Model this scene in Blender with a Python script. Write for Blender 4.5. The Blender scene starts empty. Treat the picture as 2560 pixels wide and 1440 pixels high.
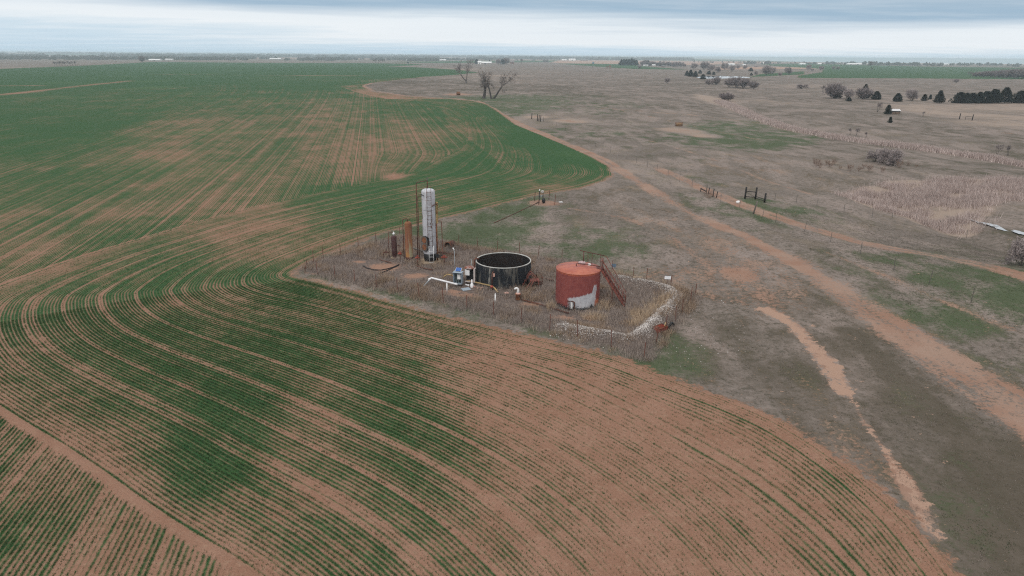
import bpy, math, random
import numpy as np
from mathutils import Vector, Matrix
random.seed(7); RNG = np.random.default_rng(11)
scene = bpy.context.scene
COL = scene.collection
# ------------------------------------------------------------------ camera, sky, sun, exposure
F_PX, CAM_H = 1707.0, 19.5
PITCH, ROLL = math.radians(18.8), math.radians(0.42)
cam_d = bpy.data.cameras.new('camera'); cam = bpy.data.objects.new('camera', cam_d); COL.objects.link(cam)
cam_d.sensor_width = 36.0; cam_d.lens = 36.0 * F_PX / 2560.0; cam_d.clip_start = 0.5; cam_d.clip_end = 60000
cam.location = (0, 0, CAM_H)
cam.matrix_world = (Matrix.Translation((0, 0, CAM_H)) @ Matrix.Rotation(math.pi / 2 - PITCH, 4, 'X') @ Matrix.Rotation(ROLL, 4, 'Z'))
scene.camera = cam
scene.render.engine = 'CYCLES'
scene.cycles.use_denoising = False
scene.cycles.filter_width = 1.15
scene.cycles.volume_bounces = 1
scene.cycles.max_bounces = 6
scene.cycles.sample_clamp_indirect = 3.0
scene.view_settings.view_transform = 'Standard'; scene.view_settings.look = 'None'
scene.view_settings.gamma = 1.0; scene.view_settings.use_curve_mapping = False
scene.view_settings.exposure = EXPO = 0.08

class NT:
    """small helper to wire shader nodes"""
    def __init__(s, tree): s.t = tree
    def n(s, typ, **kw):
        nd = s.t.nodes.new(typ)
        for k, v in kw.items(): setattr(nd, k, v)
        return nd
    def put(s, sock, v):
        if hasattr(v, 'is_linked'): s.t.links.new(v, sock)
        elif v is not None:
            try: sock.default_value = v
            except Exception: sock.default_value = tuple(v) + (1.0,)
    def m(s, op, a, b=None, c=None, clamp=False):
        nd = s.n('ShaderNodeMath', operation=op, use_clamp=clamp)
        for i, v in enumerate((a, b, c)):
            if v is not None: s.put(nd.inputs[i], v)
        return nd.outputs[0]
    def ss(s, x, e0, e1):
        nd = s.n('ShaderNodeMapRange', interpolation_type='SMOOTHSTEP')
        s.put(nd.inputs[0], x); s.put(nd.inputs[1], e0); s.put(nd.inputs[2], e1); nd.inputs[3].default_value = 0; nd.inputs[4].default_value = 1
        return nd.outputs[0]
    def mix(s, f, a, b, blend='MIX'):
        nd = s.n('ShaderNodeMix', data_type='RGBA', blend_type=blend, clamp_factor=True)
        s.put(nd.inputs[0], f)
        for i, v in ((6, a), (7, b)):
            if hasattr(v, 'is_linked'): s.t.links.new(v, nd.inputs[i])
            else: nd.inputs[i].default_value = tuple(v)[:3] + (1.0,)
        return nd.outputs[2]
    def noise(s, vec, scale, detail=3, rough=0.55, out=0, dim='3D', distortion=0):
        nd = s.n('ShaderNodeTexNoise', noise_dimensions=dim)
        if dim == '1D': s.put(nd.inputs['W'], vec)
        else: s.put(nd.inputs['Vector'], vec)
        nd.inputs['Scale'].default_value = scale; nd.inputs['Detail'].default_value = detail; nd.inputs['Roughness'].default_value = rough
        nd.inputs['Distortion'].default_value = distortion
        return nd.outputs[out]
    def mapping(s, vec, sc=(1, 1, 1), rot=(0, 0, 0), loc=(0, 0, 0)):
        nd = s.n('ShaderNodeMapping'); s.put(nd.inputs[0], vec)
        nd.inputs['Location'].default_value = loc; nd.inputs['Rotation'].default_value = rot; nd.inputs['Scale'].default_value = sc
        return nd.outputs[0]
    def sep(s, vec):
        nd = s.n('ShaderNodeSeparateXYZ'); s.put(nd.inputs[0], vec); return nd.outputs
    def comb(s, x, y, z):
        nd = s.n('ShaderNodeCombineXYZ')
        for i, v in enumerate((x, y, z)): s.put(nd.inputs[i], v)
        return nd.outputs[0]
    def attr(s, name, out='Fac'):
        nd = s.n('ShaderNodeAttribute', attribute_name=name); return nd.outputs[out]

SUN_EL, SUN_AZ = 48.0, 205.0      # azimuth clockwise from the view direction: behind the camera, to the left
world = bpy.data.worlds.new('World'); scene.world = world; world.use_nodes = True
wt = world.node_tree; wt.nodes.clear(); W = NT(wt)
sky = W.n('ShaderNodeTexSky', sky_type='NISHITA', sun_disc=False)
sky.sun_elevation = math.radians(SUN_EL); sky.sun_rotation = math.radians(SUN_AZ)
sky.air_density = 1.0; sky.dust_density = 2.0
bgS = W.n('ShaderNodeBackground'); wt.links.new(sky.outputs[0], bgS.inputs[0]); bgS.inputs[1].default_value = 0.10
dirn = W.n('ShaderNodeTexCoord').outputs['Generated']
dx, dy, dz = W.sep(dirn)[:3]
el = W.m('MAXIMUM', dz, 0.0)
inv = W.m('DIVIDE', 1.0, W.m('ADD', el, 0.035))
q = W.comb(W.m('MULTIPLY', dx, inv), W.m('MULTIPLY', dy, inv), 0.0)
n_big = W.noise(W.mapping(q, (0.10, 0.16, 1), loc=(3.1, 1.7, 0)), 1.0, 4, 0.5)
n_band = W.noise(W.comb(W.m('MULTIPLY', dx, 1.1), W.m('MULTIPLY', dy, 1.1), W.m('MULTIPLY', el, 30.0)), 1.0, 4, 0.55)
n_fine = W.noise(W.mapping(q, (0.5, 0.9, 1)), 1.0, 5, 0.6)
e2 = W.m('ADD', el, W.m('MULTIPLY', W.m('SUBTRACT', n_band, 0.5), 0.050))
e2 = W.m('ADD', e2, W.m('MULTIPLY', W.m('SUBTRACT', n_big, 0.5), 0.030))
e2 = W.m('ADD', e2, W.m('MULTIPLY', dx, 0.016))
e2 = W.m('ADD', e2, W.m('MULTIPLY', W.m('SUBTRACT', n_fine, 0.5), 0.018))
rampn = W.n('ShaderNodeValToRGB'); wt.links.new(W.m('MULTIPLY', e2, 2.0), rampn.inputs[0])
cr = rampn.color_ramp
stops = [(0.00, (0.55, 0.70, 0.82)), (0.025, (0.62, 0.75, 0.85)), (0.055, (0.84, 0.89, 0.93)), (0.080, (0.80, 0.86, 0.91)),
         (0.118, (0.33, 0.47, 0.61)), (0.24, (0.47, 0.55, 0.63)), (0.5, (0.78, 0.79, 0.79)), (1.0, (0.97, 0.96, 0.94))]
while len(cr.elements) < len(stops): cr.elements.new(0.5)
for e, (p, c) in zip(cr.elements, stops): e.position = p; e.color = c + (1,)
ccol = W.mix(W.m('MULTIPLY', W.ss(n_fine, 0.40, 0.70), 0.14), rampn.outputs[0], (0.95, 0.97, 1.0))
bgC = W.n('ShaderNodeBackground'); wt.links.new(ccol, bgC.inputs[0]); bgC.inputs[1].default_value = 1.0
mxs = W.n('ShaderNodeMixShader'); mxs.inputs[0].default_value = 0.92
wt.links.new(bgS.outputs[0], mxs.inputs[1]); wt.links.new(bgC.outputs[0], mxs.inputs[2])
wo = W.n('ShaderNodeOutputWorld'); wt.links.new(mxs.outputs[0], wo.inputs[0])

sun_d = bpy.data.lights.new('sun', 'SUN'); sun_d.energy = 1.2; sun_d.angle = math.radians(22); sun_d.color = (1.0, 0.96, 0.90)
sun = bpy.data.objects.new('sun', sun_d); COL.objects.link(sun)
ca, sa, ce, se = math.cos(math.radians(SUN_AZ)), math.sin(math.radians(SUN_AZ)), math.cos(math.radians(SUN_EL)), math.sin(math.radians(SUN_EL))
sun.rotation_euler = Vector((sa * ce, ca * ce, se)).to_track_quat('Z', 'Y').to_euler()
sun.location = (0, -30, 60)

# ------------------------------------------------------------------ geometry helpers
def ray(px, py):
    a = (px - 1280) / F_PX; b = -(py - 720) / F_PX
    c, s = math.cos(ROLL), math.sin(ROLL)
    x = a * c - b * s; u = a * s + b * c
    return x, math.cos(PITCH) + u * math.sin(PITCH), -math.sin(PITCH) + u * math.cos(PITCH)
def P(px, py, z=0.0):
    d = ray(px, py); t = (z - CAM_H) / d[2]
    return (d[0] * t, d[1] * t)
def PL(pts): return np.array([P(*p) for p in pts])
def depth_at(x, y, z=0.0): return y * math.cos(PITCH) - (z - CAM_H) * math.sin(PITCH)

def seg_dist(x, y, poly, param=False):
    best = np.full(x.shape, 1e18); par = np.zeros(x.shape)
    acc = 0.0
    for (ax, ay), (bx, by) in zip(poly[:-1], poly[1:]):
        vx, vy = bx - ax, by - ay; L2 = vx * vx + vy * vy + 1e-12
        t = np.clip(((x - ax) * vx + (y - ay) * vy) / L2, 0, 1)
        d = (x - ax - t * vx) ** 2 + (y - ay - t * vy) ** 2
        k = d < best
        best = np.where(k, d, best)
        if param: par = np.where(k, acc + t * math.sqrt(L2), par)
        acc += math.sqrt(L2)
    return (np.sqrt(best), par / max(acc, 1e-9)) if param else np.sqrt(best)
def inside(x, y, poly):
    r = np.zeros(x.shape, bool); n = len(poly)
    for i in range(n):
        ax, ay = poly[i]; bx, by = poly[(i + 1) % n]
        c = ((ay > y) != (by > y))
        r ^= c & (x < (bx - ax) * (y - ay) / ((by - ay) + (1e-12 if by == ay else 0)) + ax)
    return r
def sst(x, a, b):
    t = np.clip((x - a) / (b - a), 0, 1); return t * t * (3 - 2 * t)
def _h(ix, iy, seed):
    v = (ix.astype(np.int64) * 374761393 + iy.astype(np.int64) * 668265263 + seed * 69069) & 0xffffffff
    v = ((v ^ (v >> 13)) * 1274126177) & 0xffffffff
    v = (v ^ (v >> 16)) & 0xffffff
    return v / 16777215.0
def vnoise(x, y, seed=0):
    ix, iy = np.floor(x), np.floor(y); fx, fy = x - ix, y - iy
    fx = fx * fx * (3 - 2 * fx); fy = fy * fy * (3 - 2 * fy)
    a, b, c, d = _h(ix, iy, seed), _h(ix + 1, iy, seed), _h(ix, iy + 1, seed), _h(ix + 1, iy + 1, seed)
    return (a * (1 - fx) + b * fx) * (1 - fy) + (c * (1 - fx) + d * fx) * fy
def fbm(x, y, seed=0, octs=4):
    s = 0; a = 0.5; tot = 0
    for o in range(octs):
        s = s + a * vnoise(x * 2 ** o + 17.3 * o, y * 2 ** o - 9.1 * o, seed + o); tot += a; a *= 0.55
    return s / tot

# ------------------------------------------------------------------ lines of the land (ground plan)
FIELD_EDGE = PL([(2400, 1440), (2280, 1290), (2130, 1160), (1960, 1050), (1830, 995), (1700, 950), (1530, 885), (1300, 832), (1060, 776), (880, 726), (730, 690),
                 (728, 680), (800, 640), (960, 580), (1130, 540), (1330, 490), (1450, 470), (1510, 452), (1532, 437), (1520, 415), (1480, 393), (1400, 357), (1290, 312), (1240, 275), (1215, 260), (1180, 252),
                 (1130, 247.5), (1010, 240.5), (930, 229), (907, 215), (925, 208), (1000, 199), (1060, 192)])
FIELD_EDGE = np.vstack([np.array([[9, -25], [14, -5], [17, 12]]), FIELD_EDGE])
FIELD_POLY = np.vstack([FIELD_EDGE, PL([(1140, 187), (1198, 181), (1140, 174), (1040, 168), (965, 167), (1060, 162), (1030, 159.5), (900, 157.5), (640, 157), (380, 154.5), (330, 157.5), (190, 165), (0, 172), (-500, 190)]),
                        np.array([[-2500, 60], [-2500, -60], [-20, -60]])])
FENCE = [(762, 682), (794, 688), (838, 697), (887, 707), (941, 719), (994, 731), (1049, 745), (1108, 759), (1167, 772), (1235, 790), (1302, 808), (1374, 829), (1444, 847), (1528, 869), (1610, 896),
         (1640, 857), (1664, 831), (1688, 805), (1705, 784), (1725, 757), (1737, 743), (1676, 722), (1615, 708), (1583, 702), (1530, 688), (1470, 672), (1404, 656), (1345, 648), (1299, 640), (1244, 632), (1195, 624), (1147, 616), (1072, 604), (999, 593),
         (941, 611), (896, 623), (852, 638), (809, 649), (784, 660)]
FENCE_XY = PL(FENCE)
ENC = FENCE_XY
BERM_G = PL([(1405, 826), (1440, 833), (1500, 846), (1560, 852), (1600, 842), (1632, 812), (1665, 780), (1688, 752), (1680, 738), (1650, 724), (1600, 715), (1540, 705)])
ROAD = PL([(1060, 192), (1000, 198), (930, 206), (908, 214), (930, 227), (1010, 239), (1130, 246), (1195, 254), (1232, 272), (1258, 290), (1290, 307), (1400, 353), (1500, 396), (1560, 431), (1640, 482), (1720, 531),
           (1850, 592), (1960, 652), (2080, 722), (2200, 802), (2330, 885), (2450, 965), (2570, 1045), (2800, 1230), (3200, 1560)])
TRACK = PL([(1640, 418), (1700, 444), (1790, 482), (1850, 508), (1960, 545), (2080, 580), (2200, 617), (2330, 642), (2450, 672), (2560, 705), (2800, 780)])
WASH = PL([(1922, 778), (1975, 810), (2015, 852), (2065, 900), (2105, 950), (2120, 985)])
RUT = PL([(2120, 830), (2220, 925), (2320, 1015), (2430, 1130), (2560, 1290), (2700, 1480)])
TRAILS = [PL([(1560, 330), (1700, 372), (1860, 420), (2020, 470)]), PL([(1300, 250), (1480, 262), (1700, 300), (1900, 345)]), PL([(2050, 300), (2200, 320), (2400, 330), (2600, 335)]), PL([(2060, 640), (2200, 700), (2330, 760), (2560, 850)]), PL([(1420, 520), (1560, 545), (1680, 600), (1780, 680)])]
WASH2 = PL([(2118, 975), (2150, 1040), (2230, 1150), (2300, 1270), (2330, 1340)])
LANE = PL([(1205, 252), (1350, 262), (1500, 270), (1700, 281), (1900, 300)])
CREEK = PL([(1740, 235), (1800, 250), (1880, 280), (1960, 312), (2100, 336), (2250, 352), (2400, 372), (2600, 400)])
CREEK2 = PL([(2050, 440), (2200, 475), (2330, 510), (2420, 552), (2500, 575), (2600, 610), (2800, 680)])
MOUND_BARE = [(1360, 508, 44, 9), (1145, 236, 40, 3), (1850, 690, 60, 25)]

PALE_BARE = [(1700, 319, 60, 8), (1425, 302, 42, 5), (1340, 292, 28, 3), (1760, 332, 40, 6)]
def fields0(x, y):
    d = seg_dist(x, y, FIELD_EDGE); ins = inside(x, y, FIELD_POLY)
    return np.where(ins, d, -d)
def height(x, y, fd=None):
    x = np.asarray(x, float); y = np.asarray(y, float)
    if fd is None: fd = fields0(x, y)
    r = np.hypot(x, y)
    und = (fbm(x / 46 + 3.3, y / 60 + 1.2, 5, 3) - 0.5) * 3.2 * sst(-fd, 6, 50) * (1 - sst(r, 230, 420)) * sst(r, 20, 70)
    dc = seg_dist(x, y, CREEK2); und = und - (1.3 * np.exp(-(dc / 13.0) ** 2) + 0.9 * np.exp(-(dc / 2.8) ** 2)) * sst(r, 60, 100)
    dc = seg_dist(x, y, CREEK); und = und - 0.8 * np.exp(-(dc / 14.0) ** 2) * (1 - sst(r, 300, 450))
    near = r < 110
    b = np.zeros(x.shape)
    if near.any():
        xn, yn = x[near], y[near]
        de = seg_dist(xn, yn, np.vstack([ENC, ENC[:1]])); de = np.where(inside(xn, yn, ENC), de, -de)
        bb = 0.34 * np.exp(-((de - 1.2) / 0.75) ** 2) * (0.6 + 0.8 * fbm(xn / 2.2, yn / 2.2, 9, 2))
        bb = bb + 0.30 * np.exp(-(seg_dist(xn, yn, BERM_G) / 0.75) ** 2)
        bb = bb + (fbm(xn / 0.9, yn / 0.9, 31, 2) - 0.5) * 0.10 * sst(de, -0.5, 1.0)
        b[near] = bb
    az = np.degrees(np.arctan2(x, y))
    drop = -0.0056 * np.maximum(r - 3600, 0) * sst(az, 14, 24) * (1 - sst(az, 70, 100))
    drop = drop + 11.0 * sst(r, 5200, 9500) * (1 - sst(az, -2, 14)) * sst(az, -75, -45)
    return und + b + drop
def H1(x, y): return float(height(np.array([x]), np.array([y]))[0])
def G(px, py):
    z = 0.0
    for _ in range(6):
        x, y = P(px, py, z); z = 0.5 * z + 0.5 * H1(x, y)
    return Vector((x, y, H1(x, y)))

CROP_PTS = [(1500,1000,.14),(1800,1100,.22),(1300,900,.16),(1600,1200,.14),(2000,1250,.3),(2150,1380,.34),(1900,1400,.24),(1700,1430,.2),(1500,1400,.3),(1350,1300,.3),(1200,1250,.38),(1200,1430,.42),(1000,1430,.5),(900,1380,.52),(850,1280,.45),(1000,1250,.42),
 (1400,1100,.12),(1250,1000,.22),(1600,1020,.1),(1100,1150,.5),(1050,1080,.62),(500,900,.85),(700,800,.85),(850,900,.86),(960,930,.85),(300,800,.72),(420,700,.7),(560,720,.55),(500,690,.45),(620,680,.6),(1000,980,.7),(600,1050,.85),(650,980,.8),(450,1100,.66),(550,1200,.85),(540,1130,.9),(200,1000,.62),(100,900,.62),(60,800,.62),(330,950,.6),(800,1050,.55),(780,1150,.45),(700,1250,.5),(620,1330,.6),(780,1400,.55),
 (700,710,.98),(760,735,.92),(860,770,.75),(950,800,.62),(1060,822,.6),(900,850,.45),(1000,860,.3),(1100,880,.2),(1150,850,.25),
 (1000,500,.97),(930,520,.95),(880,545,.9),(1150,470,.97),(1300,440,.97),(1400,415,1),(1470,430,.97),(1500,445,.5),(1420,470,.4),(1200,505,.85),(1300,482,.5),(1100,530,.5),(1080,440,.9),(1000,455,.9),(1280,405,.55),(1180,410,.7),(1200,400,.6),(1350,385,.95),
 (680,570,.18),(620,585,.3),(850,600,.35),(930,585,.35),(880,570,.7),(780,560,.75),(760,600,.5),(500,600,.62),(300,655,.62),(150,720,.6),(400,650,.72),(750,640,.62),(640,630,.66),(250,700,.7),(30,780,.6),(560,560,.5),(700,520,.55),(820,490,.75),
 (600,450,.32),(500,500,.36),(850,420,.3),(800,440,.3),(1000,330,.34),(950,380,.32),(900,300,.36),(700,330,.42),(700,400,.36),(300,500,.42),(100,550,.5),(200,450,.5),(200,380,.6),(450,370,.36),(560,320,.38),(600,380,.36),(20,620,.48),(60,470,.55),(380,430,.36),
 (850,390,.28),(830,465,.55),(770,470,.72),(900,440,.5),(960,430,.6),(1020,420,.3),(985,440,.1),(1060,410,.45),(1060,350,.36),(1100,300,.4),(1130,340,.45),
 (100,300,.82),(300,270,.72),(600,270,.58),(900,250,.48),(800,200,.8),(300,200,.9),(600,180,.97),(100,200,.9),(1000,180,.97),(1100,180,.97),(980,230,.85),(1000,262,.55),(750,230,.7),(450,240,.7),(30,350,.75),
 (1200,300,.98),(1300,345,1),(1450,405,1),(1150,262,.85),(1180,285,.9),(900,215,.9),(1060,255,.75),(1230,350,.9),
 (100,1250,.5),(300,1400,.42),(50,1120,.52),(200,1300,.46),(440,1400,.3),(20,1400,.62),(580,1430,.08),(540,1380,.35),(350,1300,.4),(250,1220,.45)]
PAST_PTS = [(1350,530,.5,.1,0),(1250,560,.7,0,0),(1200,590,.8,0,0),(1180,520,.3,.2,0),(1450,520,.1,.2,.1),(1400,570,.15,.3,.2),(1550,560,.05,.4,.25),(1500,610,.75,0,0),(1590,610,.7,0,0),(1650,600,.1,.35,.2),(1330,630,.45,.1,0),(1420,640,.45,.1,0),(1550,660,.2,.25,.1),(1700,660,.1,.5,.1),(1750,600,.05,.45,.2),(1830,700,.05,.65,0),(1900,700,.05,.65,0),(1700,720,.1,.6,0),(1800,760,.15,.4,-.1),(1600,500,.05,.35,.1),(1690,560,.0,.5,.1),
 (1750,850,.35,.1,-.2),(1850,880,.2,.15,-.2),(1700,900,.5,.1,-.1),(1850,950,.1,.4,-.1),(1950,1000,.1,.4,-.1),(1800,820,.2,.1,-.3),(2000,950,.3,.05,-.35),(2100,1100,.2,.35,-.2),(2100,850,.2,.1,-.4),(2050,780,.15,.3,-.2),(2250,1000,.2,.05,-.35),(2350,1100,.3,.05,-.35),(2450,1250,.3,0,-.7),(2500,1400,.3,0,-.5),(2300,1200,.25,.25,-.3),(2550,1230,.2,0,-.8),(2200,940,.1,.15,-.2),(2400,1100,.2,0,-.2),(2350,1330,.4,.25,-.2),(1980,1070,.1,.45,-.1),(2150,1190,.15,.45,-.1),(1780,960,.1,.45,-.1),
 (2100,680,.3,.05,-.1),(2250,730,.6,0,-.2),(2400,750,.85,0,-.25),(2500,790,.85,0,-.3),(2350,820,.4,.1,-.1),(2500,880,.3,.25,0),(2200,720,.25,.1,-.1),(2000,610,.1,.1,.1),(1850,545,.3,0,-.1),(1750,495,.3,0,0),(1950,520,.75,0,0),(2050,548,.3,0,.2),(1700,470,.25,.15,.1),(1600,430,.2,.15,.1),(1480,365,.2,.1,0),(1500,330,.3,.1,.1),(2400,700,.5,0,-.1),(2300,770,.3,.1,0),(2450,930,.2,.3,0),
 (2000,450,.05,.25,.2),(1900,420,.1,.35,.15),(1830,440,.2,.35,.1),(2100,400,.05,.1,.1),(2300,420,.1,.05,0),(2400,405,.2,0,-.25),(2300,575,.1,0,.1),(2450,620,.2,0,-.15),(2150,560,.1,0,.25),(1750,350,.4,.05,0),(1810,318,.65,0,0),(1880,330,.5,0,-.1),(1650,370,.2,0,-.15),(1600,300,.2,0,0),(1550,270,.3,0,0),(1450,240,.25,.05,-.15),(1700,280,.05,0,0),(1600,220,.05,.15,0),(1400,200,.02,.2,0),(1300,222,.08,0,-.15),(1050,215,.02,.05,-.1),(1330,250,.6,0,-.1),(1500,190,0,.2,.05),(1700,230,0,.15,0),(1900,230,0,.15,.1),(2200,300,.05,0,-.1),(2100,290,.05,0,0),(2400,290,0,.05,.4),(2500,300,0,.05,.4),(2000,200,0,.2,.1),(2300,215,0,.15,.05),(2500,225,0,.15,0),(1250,185,0,.15,.1),(1800,200,0,.15,0),(1560,330,.2,.05,.0),(1940,470,.05,.1,.15),(2080,480,.05,.0,-.1),(2250,360,.05,0,-.1),(2500,340,.15,0,-.15),(2300,330,.1,0,-.1)]
def _lp(x, y): return np.arctan2(x, y) * 2.2, np.log(np.hypot(x, y) + 1e-6)
def rbf(x, y, pts, bw):
    pts = np.array(pts, float)
    g = np.array([P(a, b) for a, b in pts[:, :2]]); ca_, cl_ = _lp(g[:, 0], g[:, 1])
    a, l = _lp(x, y)
    num = np.zeros((x.size, pts.shape[1] - 2)); den = np.full(x.size, 1e-12)
    for i in range(len(pts)):
        d2 = (a - ca_[i]) ** 2 + (l - cl_[i]) ** 2
        w = np.exp(-d2 / (2 * bw * bw)) + 1e-3 / (d2 + 0.02) ** 2 * 1e-3
        den += w; num += w[:, None] * pts[i, 2:]
    return (num / den[:, None])
FAR_GREEN = [PL([(1990,190),(2050,181),(2060,172),(1950,166),(1900,161),(2000,159),(2300,166),(2700,171),(2700,200),(2300,196),(2000,195)]), PL([(1390,159),(1480,159),(1560,161),(1640,168),(1720,174),(1600,173),(1500,167)]), PL([(960,155),(1180,152),(1400,151),(1380,155),(1100,158)]), PL([(1900,185),(2010,178),(2010,186),(1870,193)])]
FAR_TAN = [PL([(1330,150.5),(1500,150.5),(1930,153.5),(1950,157),(1700,163),(1560,160),(1400,158)]), PL([(1750,166),(2050,168),(2040,172),(1800,174)])]
ROWDIR = math.atan2(*P(930, 160))
def row_straight(x, y):
    u = x * math.cos(ROWDIR) - y * math.sin(ROWDIR)
    v = x * math.sin(ROWDIR) + y * math.cos(ROWDIR)
    return u + 5.0 * sst(-v, -150, -112) * sst(u, -3.0, 3.0) + 0.00012 * (v - 60) ** 2 * np.clip(-u / 60, 0, 1.5)
SEAM = np.vstack([np.array([[6, -40], [5.5, -12], [3.5, 3], [-1, 12.5], [-5.5, 18]]), PL([(640, 1440), (400, 1300), (200, 1150), (0, 1030)]), np.array([[-36, 39.5], [-42, 46], [-45.3, 52]]), PL([(0, 710), (200, 640), (390, 585), (560, 535), (800, 480), (1000, 440), (1050, 425), (1085, 402), (1130, 384), (1158, 368), (1172, 335), (1160, 295), (1120, 270), (1010, 256), (890, 232), (850, 215)])])
def chaikin(p, n):
    for _ in range(n):
        a, b = p[:-1], p[1:]; p = np.vstack([p[:1], np.stack([a * .75 + b * .25, a * .25 + b * .75], 1).reshape(-1, 2), p[-1:]])
    return p
SEAM = chaikin(SEAM, 3)
EDGE_S = chaikin(FIELD_EDGE, 2)
HEAD_POLY = np.vstack([FIELD_EDGE[:-2], SEAM[::-1]])
_de = []
for (ax, ay), (bx, by) in zip(EDGE_S[:-1], EDGE_S[1:]):
    n_ = max(1, int(math.hypot(bx - ax, by - ay) / 1.2))
    for i_ in range(n_): _de.append((ax + (bx - ax) * i_ / n_, ay + (by - ay) * i_ / n_))
DENSE_EDGE = np.array([p for p in _de if math.hypot(*p) < 230])
def head_rows(x, y):
    """(row coordinate inside the headland, signed distance to the seam: + inside the headland)"""
    uc = np.full(x.shape, 400.0); de_ = seg_dist(x, y, SEAM); ins = inside(x, y, HEAD_POLY); se = np.where(ins, de_, -de_)
    k = (np.hypot(x, y) < 330) & (se > -3)
    xk, yk = x[k], y[k]; tau = 2.6
    best = seg_dist(xk, yk, EDGE_S); acc = np.zeros(xk.shape)
    for px, py in DENSE_EDGE: acc += np.exp(-np.maximum(np.hypot(xk - px, yk - py) - best, 0) / tau)
    acc = np.maximum(acc, 1.0)
    db = best - tau * np.log(acc) * sst(best, 0.5, 8.0) + tau * np.log(5.0) * sst(best, 0.5, 8.0)
    uc[k] = 26.0 * db / np.maximum(db + np.maximum(de_[k], -1), 0.5)
    return uc, se
def sweep(u):
    """seeder passes: density changes from row to row, the same along a row"""
    w_ = np.abs(np.mod(u, 2.75) - 1.375)
    return 0.055 * (.6 * np.sin(1.17 * u + .4) + np.sin(2.63 * u + 1.9) + 1.1 * np.sin(4.91 * u + .2) + np.sin(8.3 * u + 2.0)) - 0.26 * (1 - sst(w_, .06, .20))
def crop_density(x, y, fd):
    g = rbf(x, y, CROP_PTS, 0.095)[:, 0]
    g = g + 0.26 * sst(g, .80, .97) * (np.hypot(x, y) > 70)
    r = np.hypot(x, y)
    us = row_straight(x, y); hd_ = (fd < 26) & (r < 300); u = np.where(hd_, fd, us)
    # unevenness drawn out along the rows plus free clumps
    v = np.where(hd_, 0, x * math.sin(ROWDIR) + y * math.cos(ROWDIR))
    sx, sy = u / 1.4, np.where(hd_, (x + y) / 9, v / 16)
    g = g + 0.30 * (fbm(sx, sy, 40, 3) - 0.5)
    g = g + 0.42 * (fbm(x / 5.5, y / 7.5, 50, 3) - 0.5) + 0.30 * (fbm(x / 16, y / 20, 52, 3) - 0.5) + 0.26 * (fbm(x / 0.9, y / 0.9, 60, 2) - 0.5)
    g = g + 0.34 * (fbm(x / 70, y / 70, 70, 3) - 0.5) * sst(r, 150, 400)
    for l, w in ((PL([(0, 237), (60, 231), (200, 215), (325, 202)]), 5.0), (PL([(-60, 215), (95, 214)]), 7.0), (PL([(380, 186), (640, 188), (1010, 190)]), 5.0)):
        g = g - 0.9 * np.exp(-(seg_dist(x, y, l) / w) ** 2)
    cx, cy = P(985, 441); g = g - 0.9 * np.exp(-(((x - cx) / 1.8) ** 2 + ((y - cy) / 3) ** 2))
    g = g + 0.20 * sst(r, 75, 130) * (fd > 20)
    g = g + 0.16 * (fbm(x / 2.2, y / 2.2, 55, 2) - 0.5)
    g = g * 0.90 + 0.02
    taper = 0.7 + 2.6 * sst(x, 4, 12) * (1 - sst(y, 40, 46)) * fbm(x / 1.5, y / 1.5, 57, 3)
    g = g * sst(fd, -0.4, 0.0 + taper)
    return np.clip(g, 0, 1.1)
# ------------------------------------------------------------------ object helpers
def tag(o, label=None, cat=None, group=None, kind=None):
    if label: o['label'] = label
    if cat: o['category'] = cat
    if group: o['group'] = group
    if kind: o['kind'] = kind
    return o
def empty(name, loc, label, cat, group=None, rz=0.0):
    o = bpy.data.objects.new(name, None); COL.objects.link(o); o.location = loc; o.rotation_euler = (0, 0, rz); o.empty_display_size = 0.2
    return tag(o, label, cat, group)
def link(name, me, parent=None):
    o = bpy.data.objects.new(name, me); COL.objects.link(o)
    if parent is not None: o.parent = parent
    return o
def np_mesh(name, verts, faces, mat, smooth=False, k=None):
    """verts (n,3), faces (m,k) arrays"""
    me = bpy.data.meshes.new(name); verts = np.ascontiguousarray(verts, np.float32); faces = np.ascontiguousarray(faces, np.int32)
    m, k = faces.shape
    me.vertices.add(len(verts)); me.vertices.foreach_set('co', verts.ravel())
    me.loops.add(m * k); me.loops.foreach_set('vertex_index', faces.ravel())
    me.polygons.add(m); me.polygons.foreach_set('loop_start', np.arange(0, m * k, k, dtype=np.int32)); me.polygons.foreach_set('loop_total', np.full(m, k, np.int32))
    if smooth: me.polygons.foreach_set('use_smooth', np.ones(m, bool))
    me.update(calc_edges=True)
    if mat: me.materials.append(mat)
    return me
SPLIT = {'bracket', 'gauge_fitting', 'stringer', 'brace', 'support', 'cross_pipe', 'wiring', 'leg', 'twine', 'drain_valve', 'casing_pipe', 'frame', 'handrail', 'top_fitting', 'walkway_rail', 'housing', 'ladder_foot', 'tubing'}
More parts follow.
